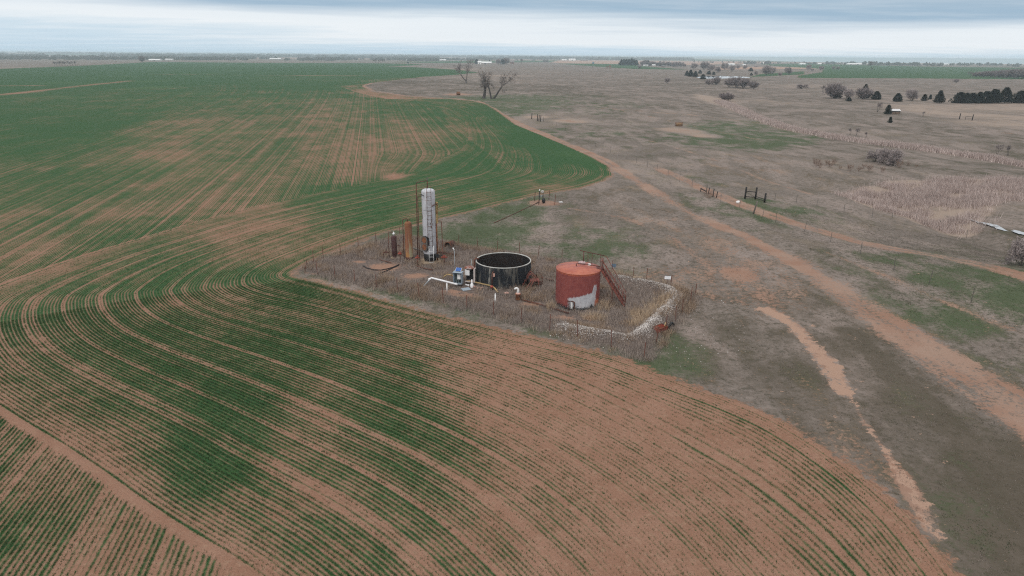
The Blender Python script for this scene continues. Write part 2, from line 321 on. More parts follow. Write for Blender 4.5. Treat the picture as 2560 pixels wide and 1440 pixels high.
class MB:
    def __init__(s): s.v = []; s.f = []; s.sm = []
    def add(s, vs, fs, smooth=False):
        b = len(s.v); s.v += [tuple(v) for v in vs]; s.f += [tuple(i + b for i in f) for f in fs]; s.sm += [smooth] * len(fs); return s
    def box(s, c, size, rz=0.0, rx=0.0, ry=0.0, taper=1.0):
        M = Matrix.Rotation(rz, 3, 'Z') @ Matrix.Rotation(ry, 3, 'Y') @ Matrix.Rotation(rx, 3, 'X'); c = Vector(c)
        vs = []
        for z in (-.5, .5):
            t = taper if z > 0 else 1.0
            for x, y in ((-.5, -.5), (.5, -.5), (.5, .5), (-.5, .5)): vs.append(c + M @ Vector((x * size[0] * t, y * size[1] * t, z * size[2])))
        return s.add(vs, [(3, 2, 1, 0), (4, 5, 6, 7), (0, 1, 5, 4), (1, 2, 6, 5), (2, 3, 7, 6), (3, 0, 4, 7)])
    def tube(s, pts, r, n=8, cap=True, smooth=True):
        pts = [Vector(p) for p in pts]; rs = r if isinstance(r, (list, tuple)) else [r] * len(pts)
        vs = []; up = None
        for i, p in enumerate(pts):
            d = (pts[min(i + 1, len(pts) - 1)] - pts[max(i - 1, 0)]).normalized()
            if up is None or abs(up.dot(d)) > .98: up = Vector((0, 0, 1)) if abs(d.z) < .9 else Vector((1, 0, 0))
            a = d.cross(up).normalized(); b = a.cross(d).normalized(); up = b
            for j in range(n):
                t = 2 * math.pi * j / n; vs.append(p + (a * math.cos(t) + b * math.sin(t)) * rs[i])
        fs = []
        for i in range(len(pts) - 1):
            for j in range(n): fs.append((i * n + j, i * n + (j + 1) % n, (i + 1) * n + (j + 1) % n, (i + 1) * n + j))
        s.add(vs, fs, smooth)
        if cap:
            b = len(s.v) - len(vs)
            s.f.append(tuple(b + j for j in reversed(range(n)))); s.sm.append(False)
            s.f.append(tuple(b + (len(pts) - 1) * n + j for j in range(n))); s.sm.append(False)
        return s
    def lathe(s, prof, c=(0, 0, 0), n=32, smooth=True, axis='Z', closed=True):
        c = Vector(c); vs = []; fs = []
        for (r, z) in prof:
            for j in range(n):
                t = 2 * math.pi * j / n
                p = Vector((r * math.cos(t), r * math.sin(t), z))
                if axis == 'X': p = Vector((p.z, p.x, p.y))
                if axis == 'Y': p = Vector((p.x, p.z, p.y))
                vs.append(c + p)
        for i in range(len(prof) - 1):
            for j in range(n): fs.append((i * n + j, i * n + (j + 1) % n, (i + 1) * n + (j + 1) % n, (i + 1) * n + j))
        return s.add(vs, fs, smooth)
    def pieces(s):
        par = list(range(len(s.v)))
        def fnd(i):
            while par[i] != i: par[i] = par[par[i]]; i = par[i]
            return i
        for f in s.f:
            for i in f[1:]: par[fnd(i)] = fnd(f[0])
        grp = {}
        for k, f in enumerate(s.f): grp.setdefault(fnd(f[0]), []).append(k)
        out = []
        for ks in grp.values():
            ids = sorted({i for k in ks for i in s.f[k]}); mp = {i: j for j, i in enumerate(ids)}; m_ = MB()
            m_.v = [s.v[i] for i in ids]; m_.f = [tuple(mp[i] for i in s.f[k]) for k in ks]; m_.sm = [s.sm[k] for k in ks]; out.append(m_)
        return out
    def build(s, name, mat, parent=None, loc=None, rz=None):
        if parent is not None and name in SPLIT:
            ps = s.pieces()
            if len(ps) > 1:
                for m_ in ps: r_ = m_._build(name, mat, parent, loc, rz)
                return r_
        return s._build(name, mat, parent, loc, rz)
    def _build(s, name, mat, parent=None, loc=None, rz=None):
        me = bpy.data.meshes.new(name); me.from_pydata([tuple(v) for v in s.v], [], s.f)
        me.polygons.foreach_set('use_smooth', s.sm); me.update()
        me.materials.append(mat)
        o = link(name, me, parent)
        if loc is not None: o.location = loc
        if rz is not None: o.rotation_euler = (0, 0, rz)
        return o

# ------------------------------------------------------------------ materials
def new_mat(name):
    m = bpy.data.materials.new(name); m.use_nodes = True; t = m.node_tree; t.nodes.clear(); N = NT(t)
    b = N.n('ShaderNodeBsdfPrincipled'); o = N.n('ShaderNodeOutputMaterial'); t.links.new(b.outputs[0], o.inputs[0])
    b.inputs['Specular IOR Level'].default_value = 0.3
    return m, N, b
def simple(name, col, rough=0.7, var=0.25, scale=4.0, metal=0.0, col2=None, thr=(0.45, 0.6), scale2=2.0, bump=0.0, stretch=(1, 1, 1), spec=0.3):
    """paint or surface colour with mottling; col2 shows in patches (rust, grime, flaking)"""
    m, N, b = new_mat(name); co = N.n('ShaderNodeTexCoord').outputs['Object']; co = N.mapping(co, stretch)
    n1 = N.noise(co, scale, 5, 0.65)
    dark = tuple(c * (1 - var) for c in col); lite = tuple(min(1, c * (1 + var)) for c in col)
    c = N.mix(N.ss(n1, 0.3, 0.7), dark, lite)
    if col2 is not None: c = N.mix(N.ss(N.noise(co, scale2, 6, 0.7), *thr), c, col2)
    N.put(b.inputs['Base Color'], c); b.inputs['Roughness'].default_value = rough; b.inputs['Metallic'].default_value = metal; b.inputs['Specular IOR Level'].default_value = spec
    if bump:
        bp = N.n('ShaderNodeBump'); bp.inputs['Strength'].default_value = bump; bp.inputs['Distance'].default_value = 0.02; N.put(bp.inputs['Height'], n1); N.put(b.inputs['Normal'], bp.outputs[0])
    return m
def island_mat(name, cols, rough=0.9, trans=0.0, base=None):
    """foliage: colour varies from blade to blade"""
    m, N, b = new_mat(name)
    rnd = N.n('ShaderNodeNewGeometry').outputs['Random Per Island']
    rp = N.n('ShaderNodeValToRGB'); N.put(rp.inputs[0], rnd); cr = rp.color_ramp
    while len(cr.elements) < len(cols): cr.elements.new(0.5)
    for i, (e, c) in enumerate(zip(cr.elements, cols)): e.position = i / max(1, len(cols) - 1); e.color = tuple(c) + (1,)
    N.put(b.inputs['Base Color'], rp.outputs[0]); b.inputs['Roughness'].default_value = rough; b.inputs['Specular IOR Level'].default_value = 0.1
    return m
M = {}
M['rust'] = simple('rust', (0.15, 0.062, 0.035), 0.85, 0.45, 5, col2=(0.24, 0.10, 0.045), scale2=3, bump=0.4)
M['dark_rust'] = simple('dark_rust', (0.075, 0.035, 0.028), 0.85, 0.4, 6, col2=(0.14, 0.055, 0.035), scale2=4, bump=0.3)
M['pipe_brown'] = simple('pipe_brown', (0.095, 0.045, 0.035), 0.7, 0.35, 6, col2=(0.17, 0.07, 0.045))
M['valve_red'] = simple('valve_red', (0.38, 0.075, 0.05), 0.6, 0.3, 8, col2=(0.18, 0.05, 0.035), scale2=6)
M['stair_red'] = simple('stair_red', (0.22, 0.07, 0.052), 0.75, 0.35, 7, col2=(0.12, 0.05, 0.04), scale2=5)
M['stair_dark'] = simple('stair_dark', (0.11, 0.042, 0.035), 0.75, 0.3, 7)
M['post'] = simple('post_rust', (0.16, 0.065, 0.048), 0.85, 0.35, 8)
M['post_grey'] = simple('post_grey', (0.13, 0.12, 0.11), 0.85, 0.35, 8)
M['wire'] = simple('wire_galvanised', (0.15, 0.115, 0.10), 0.6, 0.3, 8, metal=0.2)
M['wood'] = simple('weathered_wood', (0.13, 0.115, 0.10), 0.9, 0.4, 6, bump=0.5, stretch=(1, 1, .2))
M['dark_wood'] = simple('creosoted_wood', (0.028, 0.026, 0.026), 0.85, 0.4, 6)
M['black'] = simple('black_plastic', (0.02, 0.02, 0.022), 0.6, 0.3, 5)
M['concrete'] = simple('concrete', (0.33, 0.25, 0.17), 0.9, 0.25, 5, col2=(0.2, 0.15, 0.11), bump=0.3)
M['white'] = simple('white_paint', (0.74, 0.74, 0.74), 0.55, 0.1, 4, col2=(0.55, 0.5, 0.46), thr=(.58, .72))
M['pvc'] = simple('white_pvc', (0.80, 0.80, 0.82), 0.4, 0.06, 4)
M['galv'] = simple('galvanised', (0.36, 0.40, 0.43), 0.5, 0.15, 6, metal=0.3)
M['cabinet'] = simple('cabinet_grey_blue', (0.30, 0.36, 0.42), 0.5, 0.1, 4, col2=(0.36, 0.34, 0.31), thr=(.58, .7))
M['cabinet_dark'] = simple('cabinet_inside', (0.16, 0.19, 0.19), 0.7, 0.2, 5)
M['blue'] = simple('solar_blue', (0.045, 0.12, 0.36), 0.35, 0.15, 6)
M['beige'] = simple('beige_paint', (0.52, 0.46, 0.44), 0.6, 0.12, 5, col2=(0.35, 0.26, 0.22), thr=(.58, .72))
M['yellow_pipe'] = simple('pale_yellow_pipe', (0.42, 0.30, 0.14), 0.7, 0.3, 5, col2=(0.2, 0.1, 0.05), thr=(.5, .65))
M['pink'] = simple('faded_pink', (0.60, 0.36, 0.30), 0.6, 0.2, 6)
M['hatch'] = simple('hatch_pink_grey', (0.42, 0.30, 0.30), 0.6, 0.2, 6)
M['sign'] = simple('sign_white', (0.78, 0.79, 0.82), 0.5, 0.05, 3)
M['sign_blue'] = simple('sign_blue_grey', (0.14, 0.20, 0.27), 0.6, 0.2, 5)
M['stone'] = island_mat('white_stone', [(0.26, 0.225, 0.21), (0.42, 0.385, 0.36), (0.56, 0.52, 0.50), (0.66, 0.64, 0.62)])
M['bale'] = simple('hay_bale', (0.15, 0.075, 0.04), 1.0, 0.4, 9, bump=0.8)
M['hay'] = simple('old_hay', (0.24, 0.16, 0.09), 1.0, 0.4, 9, bump=0.8)
M['tin'] = simple('tin_roof', (0.62, 0.62, 0.63), 0.45, 0.12, 3, metal=0.2, col2=(.45, .4, .36), thr=(.6, .7))
M['plank'] = simple('old_plank', (0.17, 0.12, 0.09), 0.9, 0.3, 6)
M['house_white'] = simple('house_white', (0.78, 0.78, 0.76), 0.7, 0.06, 3)
M['house_roof'] = simple('roof_grey', (0.20, 0.19, 0.19), 0.8, 0.2, 3)
M['roof_white'] = simple('roof_white_metal', (0.78, 0.78, 0.78), 0.5, 0.06, 3)
M['brick_red'] = simple('barn_brown', (0.22, 0.12, 0.09), 0.8, 0.2, 3)
M['window_dark'] = simple('window_glass', (0.03, 0.035, 0.04), 0.2, 0.2, 3, spec=0.5)
M['bark'] = simple('bark_grey_brown', (0.105, 0.09, 0.082), 0.95, 0.35, 5, bump=0.6, stretch=(1, 1, .3))
M['bark_dark'] = simple('bark_dark', (0.062, 0.053, 0.051), 0.95, 0.35, 5, bump=0.6, stretch=(1, 1, .3))
M['twig'] = island_mat('twig_grey', [(0.13, 0.112, 0.116), (0.19, 0.163, 0.163), (0.25, 0.212, 0.205)])
M['twig_pale'] = island_mat('twig_pale', [(0.24, 0.205, 0.21), (0.34, 0.295, 0.29), (0.44, 0.38, 0.36)])
M['twig_mid'] = island_mat('twig_mid', [(0.17, 0.145, 0.15), (0.25, 0.215, 0.215), (0.33, 0.28, 0.27)])
M['twig_dark'] = island_mat('twig_dark', [(0.075, 0.065, 0.065), (0.12, 0.103, 0.10), (0.16, 0.135, 0.128)])
M['twig_red'] = island_mat('twig_reddish', [(0.16, 0.11, 0.09), (0.24, 0.165, 0.13), (0.30, 0.22, 0.18)])
M['cedar'] = island_mat('cedar_needles', [(0.014, 0.020, 0.016), (0.028, 0.036, 0.026), (0.055, 0.060, 0.042)])
M['cedar_grey'] = island_mat('cedar_dull', [(0.030, 0.034, 0.028), (0.055, 0.055, 0.043), (0.08, 0.074, 0.06)])
M['crop'] = island_mat('young_wheat', [(0.028, 0.066, 0.026), (0.044, 0.094, 0.036), (0.066, 0.116, 0.046), (0.125, 0.140, 0.062)])
M['weed'] = island_mat('dead_weed', [(0.15, 0.12, 0.108), (0.25, 0.21, 0.19), (0.35, 0.295, 0.265), (0.46, 0.38, 0.32)])
M['weed_tan'] = island_mat('tan_weed', [(0.13, 0.09, 0.07), (0.24, 0.17, 0.125), (0.36, 0.27, 0.20), (0.48, 0.37, 0.27)])
M['straw'] = island_mat('straw_grass', [(0.32, 0.23, 0.155), (0.46, 0.35, 0.245), (0.58, 0.46, 0.34)])
M['reed'] = island_mat('dead_reeds', [(0.24, 0.185, 0.168), (0.38, 0.305, 0.282), (0.52, 0.43, 0.40), (0.64, 0.545, 0.51)])
M['turf'] = island_mat('short_turf', [(0.10, 0.088, 0.076), (0.17, 0.142, 0.125), (0.25, 0.21, 0.185), (0.08, 0.092, 0.06)])
M['turf_green'] = island_mat('green_turf', [(0.034, 0.058, 0.026), (0.055, 0.076, 0.038), (0.10, 0.10, 0.066)])

def land_material():
    m, N, b = new_mat('land')
    geo = N.n('ShaderNodeNewGeometry'); pos = geo.outputs['Position']
    A1 = N.n('ShaderNodeAttribute', attribute_name='M1'); A2 = N.n('ShaderNodeAttribute', attribute_name='M2')
    s1 = N.n('ShaderNodeSeparateColor'); N.put(s1.inputs[0], A1.outputs['Color']); s2 = N.n('ShaderNodeSeparateColor'); N.put(s2.inputs[0], A2.outputs['Color'])
    green, dirt, pgreen, stone = s1.outputs[0], s1.outputs[1], s1.outputs[2], A1.outputs['Alpha']
    cropm, tone, enc, tan = s2.outputs[0], s2.outputs[1], s2.outputs[2], A2.outputs['Alpha']
    us = N.attr('us')
    # crop rows
    wob = N.m('MULTIPLY', N.m('SUBTRACT', N.noise(pos, 0.5, 2), 0.5), 0.10)
    se = N.attr('se'); uc = N.attr('uc'); head = N.m('GREATER_THAN', se, 0.0)
    u = N.m('ADD', N.m('ADD', N.m('MULTIPLY', uc, head), N.m('MULTIPLY', us, N.m('SUBTRACT', 1.0, head))), wob)
    ur = N.m('DIVIDE', u, 0.25)
    tri = N.m('SUBTRACT', 1.0, N.m('ABSOLUTE', N.m('SUBTRACT', N.m('MULTIPLY', N.m('FRACT', ur), 2.0), 1.0)))
    wn = N.n('ShaderNodeTexWhiteNoise', noise_dimensions='1D'); N.put(wn.inputs['W'], N.m('FLOOR', ur))
    rowr = N.m('SUBTRACT', wn.outputs[0], 0.5)
    sw = None
    for fq, ph, am in ((1.17, .4, .6), (2.63, 1.9, 1.0), (4.91, .2, 1.1), (8.3, 2.0, 1.0)):
        tsn = N.m('MULTIPLY', N.m('SINE', N.m('ADD', N.m('MULTIPLY', u, fq), ph)), am); sw = tsn if sw is None else N.m('ADD', sw, tsn)
    wln = N.m('ABSOLUTE', N.m('SUBTRACT', N.m('MULTIPLY', N.m('FRACT', N.m('DIVIDE', u, 2.75)), 2.75), 1.375))
    swp = N.m('SUBTRACT', N.m('MULTIPLY', sw, 0.055), N.m('MULTIPLY', N.m('SUBTRACT', 1.0, N.ss(wln, .06, .20)), 0.26))
    ln0 = N.n('ShaderNodeVectorMath', operation='LENGTH'); N.put(ln0.inputs[0], pos); swp = N.m('MULTIPLY', swp, N.m('SUBTRACT', 1.0, N.m('MULTIPLY', N.ss(ln0.outputs['Value'], 70.0, 140.0), 0.5)))
    n_cl = N.m('SUBTRACT', N.noise(pos, 5.0, 3, 0.6), 0.5)
    n_fine = N.m('SUBTRACT', N.noise(pos, 17.0, 3, 0.65), 0.5)
    D = N.m('ADD', green, N.m('ADD', N.m('MULTIPLY', rowr, 0.22), swp))
    D = N.m('ADD', D, N.m('MULTIPLY', n_cl, 0.62))
    # bare seam where the headland meets the long rows
    seam = N.m('SUBTRACT', 1.0, N.ss(N.m('ABSOLUTE', N.m('ADD', se, N.m('MULTIPLY', wob, 2.5))), 0.10, 0.42))
    ln_ = N.n('ShaderNodeVectorMath', operation='LENGTH'); N.put(ln_.inputs[0], pos)
    D = N.m('SUBTRACT', D, N.m('MULTIPLY', N.m('MULTIPLY', seam, N.m('SUBTRACT', 1.0, N.ss(ln_.outputs['Value'], 40.0, 120.0))), 0.8))
    cov = N.m('ADD', N.m('MULTIPLY', D, 1.12), N.m('MULTIPLY', tri, 0.52)); cov = N.m('ADD', cov, N.m('MULTIPLY', n_fine, 0.55))
    cov = N.m('MULTIPLY', N.ss(cov, 0.46, 1.12), 1.0)
    far = N.m('SUBTRACT', N.noise(N.mapping(pos, (0.02, 0.02, 0.02)), 1.0, 4, 0.6), 0.5)
    soil = N.mix(N.ss(N.noise(pos, 0.35, 4, 0.6), 0.3, 0.7), (0.236, 0.127, 0.087), (0.284, 0.163, 0.117))
    soil = N.mix(N.m('MULTIPLY', N.ss(N.noise(pos, 13.0, 4, 0.7), 0.46, 0.62), 0.55), soil, (0.150, 0.085, 0.060))
    soil = N.mix(N.m('MULTIPLY', N.ss(N.noise(pos, 3.0, 4, 0.7), 0.5, 0.66), 0.40), soil, (0.33, 0.225, 0.16))
    soil = N.mix(N.m('MULTIPLY', N.ss(N.noise(pos, 34.0, 3, 0.7), 0.50, 0.62), 0.5), soil, (0.36, 0.225, 0.155))
    soil = N.mix(N.m('MULTIPLY', N.ss(N.noise(N.mapping(pos, (1, 1, 1), loc=(7, 3, 0)), 26.0, 3, 0.7), 0.54, 0.64), 0.55), soil, (0.105, 0.075, 0.045))
    leaf = N.mix(N.ss(N.noise(pos, 1.3, 4, 0.6), 0.3, 0.7), (0.027, 0.074, 0.028), (0.048, 0.104, 0.038))
    leaf = N.mix(N.ss(N.noise(pos, 9.0, 3, 0.6), 0.4, 0.75), leaf, (0.018, 0.058, 0.020))
    leaf = N.mix(N.m('MULTIPLY', N.ss(far, 0.02, 0.2), 0.35), leaf, (0.075, 0.130, 0.050))
    cropc = N.mix(cov, soil, leaf)
    # pasture: short dead grass, green flushes, bare red soil
    pn1 = N.noise(pos, 0.045, 5, 0.6); pn2 = N.noise(N.mapping(pos, (0.6, 0.35, 0.6)), 0.5, 5, 0.65); pn3 = N.noise(pos, 3.5, 5, 0.7); pn4 = N.noise(pos, 14.0, 4, 0.7)
    grass = N.mix(N.ss(pn1, 0.3, 0.7), (0.142, 0.120, 0.104), (0.200, 0.168, 0.148))
    grass = N.mix(N.m('MULTIPLY', N.ss(pn2, 0.46, 0.60), 0.85), grass, (0.100, 0.086, 0.066))
    grass = N.mix(N.m('MULTIPLY', N.ss(N.noise(N.mapping(pos, (0.12, 0.05, 0.1), rot=(0, 0, 0.5)), 1.0, 5, 0.65), 0.47, 0.60), 0.75), grass, (0.268, 0.218, 0.196))
    grass = N.mix(N.m('MULTIPLY', N.ss(pn3, 0.45, 0.66), 0.6), grass, (0.074, 0.068, 0.050))
    grass = N.mix(N.m('MULTIPLY', N.ss(pn4, 0.5, 0.66), 0.55), grass, (0.265, 0.218, 0.198))
    pn6 = N.noise(pos, 1.5, 6, 0.75); lnp = N.n('ShaderNodeVectorMath', operation='LENGTH'); N.put(lnp.inputs[0], pos); nearp = N.m('SUBTRACT', 1.0, N.m('MULTIPLY', N.ss(lnp.outputs['Value'], 70.0, 220.0), 0.75))
    grass = N.mix(N.m('MULTIPLY', N.m('MULTIPLY', N.ss(pn6, 0.53, 0.60), 0.62), nearp), grass, (0.062, 0.058, 0.042))
    grass = N.mix(N.m('MULTIPLY', N.m('MULTIPLY', N.ss(pn6, 0.46, 0.40), 0.34), nearp), grass, (0.280, 0.235, 0.212))
    tn = N.m('SUBTRACT', N.m('MULTIPLY', tone, 2.0), 1.0)
    grass = N.mix(N.ss(N.m('ADD', tn, N.m('SUBTRACT', pn2, 0.5)), 0.08, 0.6), grass, (0.290, 0.230, 0.190))
    grass = N.mix(N.m('MULTIPLY', N.ss(N.m('ADD', N.m('MULTIPLY', tn, -1.0), N.m('SUBTRACT', pn2, 0.5)), -0.02, 0.5), 0.82), grass, (0.078, 0.066, 0.048))
    pg = N.m('ADD', pgreen, N.m('ADD', N.m('MULTIPLY', N.m('SUBTRACT', pn2, 0.5), 1.3), N.m('MULTIPLY', N.m('SUBTRACT', pn3, 0.5), 0.9)))
    pgf = N.m('MULTIPLY', N.ss(pg, 0.20, 0.70), 0.86)
    grass = N.mix(pgf, grass, N.mix(N.ss(pn4, 0.35, 0.65), (0.044, 0.074, 0.034), (0.084, 0.106, 0.056)))
    dtn = N.m('ADD', dirt, N.m('ADD', N.m('MULTIPLY', N.m('SUBTRACT', pn2, 0.5), 1.5), N.m('MULTIPLY', N.m('SUBTRACT', pn3, 0.5), 2.0)))
    earth = N.mix(N.ss(N.noise(pos, 0.22, 4, 0.6), 0.35, 0.65), (0.265, 0.158, 0.115), (0.300, 0.205, 0.160))
    earth = N.mix(N.m('MULTIPLY', N.ss(pn3, 0.5, 0.7), 0.4), earth, (0.22, 0.135, 0.10))
    past = N.mix(N.ss(dtn, 0.38, 0.80), grass, earth)
    # yard inside the fence: grey litter and bare red spots
    litter = N.mix(N.ss(pn3, 0.35, 0.65), (0.115, 0.092, 0.082), (0.20, 0.160, 0.140))
    litter = N.mix(N.ss(pn4, 0.45, 0.7), litter, (0.078, 0.062, 0.056))
    litter = N.mix(N.ss(dtn, 0.42, 0.95), litter, (0.285, 0.172, 0.125))
    past = N.mix(enc, past, litter)
    tnn = N.m('ADD', tan, N.m('ADD', N.m('MULTIPLY', N.m('SUBTRACT', pn3, 0.5), 1.4), N.m('MULTIPLY', N.m('SUBTRACT', N.noise(pos, 1.1, 4, 0.65), 0.5), 2.4)))
    past = N.mix(N.ss(tnn, 0.46, 0.64), past, N.mix(N.ss(pn4, 0.35, 0.65), (0.315, 0.20, 0.148), (0.375, 0.255, 0.195)))
    stn = N.m('ADD', stone, N.m('MULTIPLY', N.m('SUBTRACT', N.noise(pos, 9.0, 4, 0.7), 0.5), 1.2))
    past = N.mix(N.ss(stn, 0.40, 0.62), past, N.mix(N.ss(pn4, 0.35, 0.65), (0.27, 0.235, 0.22), (0.46, 0.425, 0.40)))
    pn5 = N.noise(pos, 1.1, 5, 0.7)
    cmask = N.ss(N.m('ADD', cropm, N.m('ADD', N.m('MULTIPLY', N.m('SUBTRACT', pn3, 0.5), 0.35), N.m('MULTIPLY', N.m('SUBTRACT', pn5, 0.5), 1.0))), 0.44, 0.56)
    col = N.mix(cmask, past, cropc)
    N.put(b.inputs['Base Color'], col); b.inputs['Roughness'].default_value = 0.95; b.inputs['Specular IOR Level'].default_value = 0.08
    hgt = N.m('ADD', N.m('MULTIPLY', pn3, 0.5), N.m('ADD', N.m('MULTIPLY', pn4, 0.35), N.m('MULTIPLY', N.m('MULTIPLY', cmask, tri), 0.4)))
    bp = N.n('ShaderNodeBump'); bp.inputs['Strength'].default_value = 0.55; bp.inputs['Distance'].default_value = 0.08; N.put(bp.inputs['Height'], hgt); N.put(b.inputs['Normal'], bp.outputs[0])
    return m
M['land'] = land_material()

# ------------------------------------------------------------------ the ground: one sheet, finer near the viewpoint, cut into named pieces
r1 = np.exp(np.arange(math.log(10.0), math.log(135.0), 0.0072)); r2 = np.exp(np.arange(math.log(135.5), math.log(20000.0), 0.0125))
radii = np.concatenate([[0.5, 3, 6, 8.5], r1, r2, [20000.0]])
angs = np.radians(np.concatenate([np.arange(-47, 47.01, 0.23), np.arange(48.5, 313 - 0.5, 2.4)]))
nr, na = len(radii), len(angs)
RR, AA = np.meshgrid(radii, angs, indexing='ij'); X = (RR * np.sin(AA)).ravel(); Y = (RR * np.cos(AA)).ravel(); R_ = RR.ravel()
fd = fields0(X, Y); Z = height(X, Y, fd)
green = crop_density(X, Y, fd)
pst = rbf(X, Y, PAST_PTS, 0.085)
pgreen, dirt, tone = pst[:, 0], pst[:, 1], pst[:, 2]
tone = tone + 0.5 * (fbm(X / 120, Y / 160, 81, 3) - 0.5) * sst(R_, 150, 500); pgreen = pgreen * (1 - sst(R_, 600, 1200))
def line_mask(poly, w, soft, wv=0.0, seed=0, amp=0.0):
    d, t = seg_dist(X, Y, poly, True)
    ww = w + wv * t + amp * (fbm(X / 4, Y / 4, seed, 3) - 0.5) * 2
    return 1 - sst(d, ww - soft, ww + soft), d
def streaks(poly, d, sd):
    _, t = seg_dist(X, Y, poly, True); ln = float(np.hypot(*np.diff(poly, axis=0).T).sum())
    return fbm(d / 0.55, t * ln / 8.0, sd, 3)
rm, rd = line_mask(ROAD, 1.25 + 1.15 * (1 - sst(Y, 28, 78)) + 0.35 * sst(Y, 110, 200), 1.0 + 0.6 * (1 - sst(Y, 28, 78)), 0.0, 3, 0.6); rm = rm * (0.55 + 0.75 * streaks(ROAD, rd, 61))
rm = rm * (1 - 0.55 * np.exp(-(rd / 0.45) ** 2) * sst(Y, 90, 150) * (0.4 + 1.0 * fbm(X / 6, Y / 6, 8, 2)))
tm, td = line_mask(TRACK, 1.3, 0.9, 0.3, 4, 0.7); tm = tm * (0.6 + 0.75 * streaks(TRACK, td, 63))
tm = tm * (1 - 0.6 * np.exp(-(td / 0.45) ** 2) * fbm(X / 5, Y / 5, 18, 2))
wm, _ = line_mask(WASH, 0.42, 0.85, 0.15, 5, 0.9); wm = wm * (0.7 + 0.6 * fbm(X / .5, Y / .5, 66, 3)); wm2, _ = line_mask(WASH2, 0.28, 0.5, 0.1, 6, 0.25); wm2 = wm2 * (0.6 + 0.8 * fbm(X / .6, Y / .6, 67, 3))
lm, _ = line_mask(LANE, 2.2, 1.6, 0.0, 7, 0.6)
dirt = dirt * 0.80 + 0.02
dirt = np.maximum.reduce([dirt, rm * (0.84 + 0.30 * sst(Y, 95, 140)), tm * 0.92, wm * 1.08, wm2 * 0.85, lm * 0.45])
tone = np.where(wm > .5, 0.3, tone)
ru, _ = line_mask(RUT, 0.45, 0.7, 0.3, 9, 0.5); ru = ru * (0.4 + 1.0 * fbm(X / 2, Y / 2, 68, 3)); tone = tone - 0.6 * ru; dirt = dirt * (1 - .8 * ru)
for i_, tl in enumerate(TRAILS):
    tr_, _ = line_mask(tl, 0.45, 0.45, 0.2, 20 + i_, 0.5); dirt = np.maximum(dirt, tr_ * 0.55 * (R_ < 330))
# folds of the land: streaks of drier and greener turf along the slopes
fold = fbm(X / 26 + .6 * Y / 60, Y / 30, 84, 4) - 0.5
tone = tone + 0.85 * fold * sst(R_, 60, 120); pgreen = pgreen - 0.5 * fold * (R_ < 500) * sst(pgreen, .05, .3)
cl_ = fbm(X / 3.4, Y / 3.4, 86, 4) - 0.5
pgreen = pgreen + 0.8 * cl_ * sst(pgreen, .05, .35) * (R_ < 300); tone = tone - 0.5 * np.clip(cl_, -.2, .5) * (R_ < 200)
for px, py, ax, ay in MOUND_BARE:
    c = P(px, py); rx = abs(P(px + ax, py)[0] - c[0]); ry = abs(P(px, py - ay)[1] - P(px, py + ay)[1]) / 2
    g_ = np.exp(-(((X - c[0]) / rx) ** 2 + ((Y - c[1]) / ry) ** 2) ** 1.3); dirt = np.maximum(dirt, 1.1 * g_)
for px, py, ax, ay in PALE_BARE:
    c = P(px, py); rx = abs(P(px + ax, py)[0] - c[0]); ry = abs(P(px, py - ay)[1] - P(px, py + ay)[1]) / 2
    g_ = np.exp(-(((X - c[0]) / rx) ** 2 + ((Y - c[1]) / ry) ** 2) ** 1.4); dirt = np.maximum(dirt, 0.62 * g_); tone = tone + 0.7 * g_; pgreen = pgreen * (1 - g_)
REED = PL([(2112, 458), (2180, 450), (2260, 443), (2400, 448), (2500, 452), (2600, 462), (2620, 500), (2560, 496), (2480, 492), (2450, 520), (2430, 545), (2370, 532), (2290, 512), (2230, 500), (2160, 482)])
rb_ = np.where(inside(X, Y, REED), 1.0, np.exp(-(seg_dist(X, Y, np.vstack([REED, REED[:1]])) / 1.2) ** 2)); dcr, tcr = seg_dist(X, Y, CREEK, True)
rb_ = np.maximum(rb_, np.exp(-(dcr / np.interp(tcr, [0, .1, .2, .35, .5, 1.0], [2, 7, 8, 5, 2.5, 2.5])) ** 2))
rb_ = np.clip(rb_ * (0.3 + 1.3 * fbm(X / 2.5, Y / 2.5, 95, 3)), 0, 1); tone = tone + 0.75 * rb_; pool = np.exp(-(seg_dist(X, Y, CREEK2) / 3.2) ** 2) * (X > 62); tone = tone - 1.3 * pool; pgreen = pgreen * (1 - rb_)
# bare rim between crop and fence
rim = (1 - sst(np.abs(fd + 0.25), 0.25, 0.9)) * (0.5 + 0.5 * fbm(X / 3, Y / 3, 12, 2)) * (1 - sst(R_, 200, 260)); dirt = np.maximum(dirt, rim * 0.7 * sst(R_, 46, 58))
de = seg_dist(X, Y, np.vstack([ENC, ENC[:1]])); enc_in = inside(X, Y, ENC); de = np.where(enc_in, de, -de)
encm = sst(de, -0.5, 0.5)
ENC_BARE = [(960, 668, 55, 12), (1040, 690, 45, 9), (900, 655, 20, 4), (1150, 740, 50, 7), (1400, 795, 42, 8), (1130, 730, 30, 6), (760, 690, 30, 9), (1060, 760, 60, 5), (1330, 760, 30, 6), (1475, 795, 22, 7)]
eb = np.zeros_like(X)
for px, py, ax, ay in ENC_BARE:
    c = P(px, py); rx = abs(P(px + ax, py)[0] - c[0]); ry = abs(P(px, py - ay)[1] - P(px, py + ay)[1]) / 2
    eb = np.maximum(eb, np.exp(-(((X - c[0]) / rx) ** 2 + ((Y - c[1]) / ry) ** 2)))
dirt = np.where(encm > 0.3, np.maximum(dirt * 0.3, eb * 1.1), dirt)
bd = seg_dist(X, Y, BERM_G)
stone = np.clip(np.maximum(np.exp(-(bd / 0.55) ** 2) * (0.16 + 0.75 * fbm(X / 0.7, Y / 0.7, 15, 3)), 0.22 * np.exp(-(bd / 1.6) ** 2)), 0, 1) * (R_ < 120)
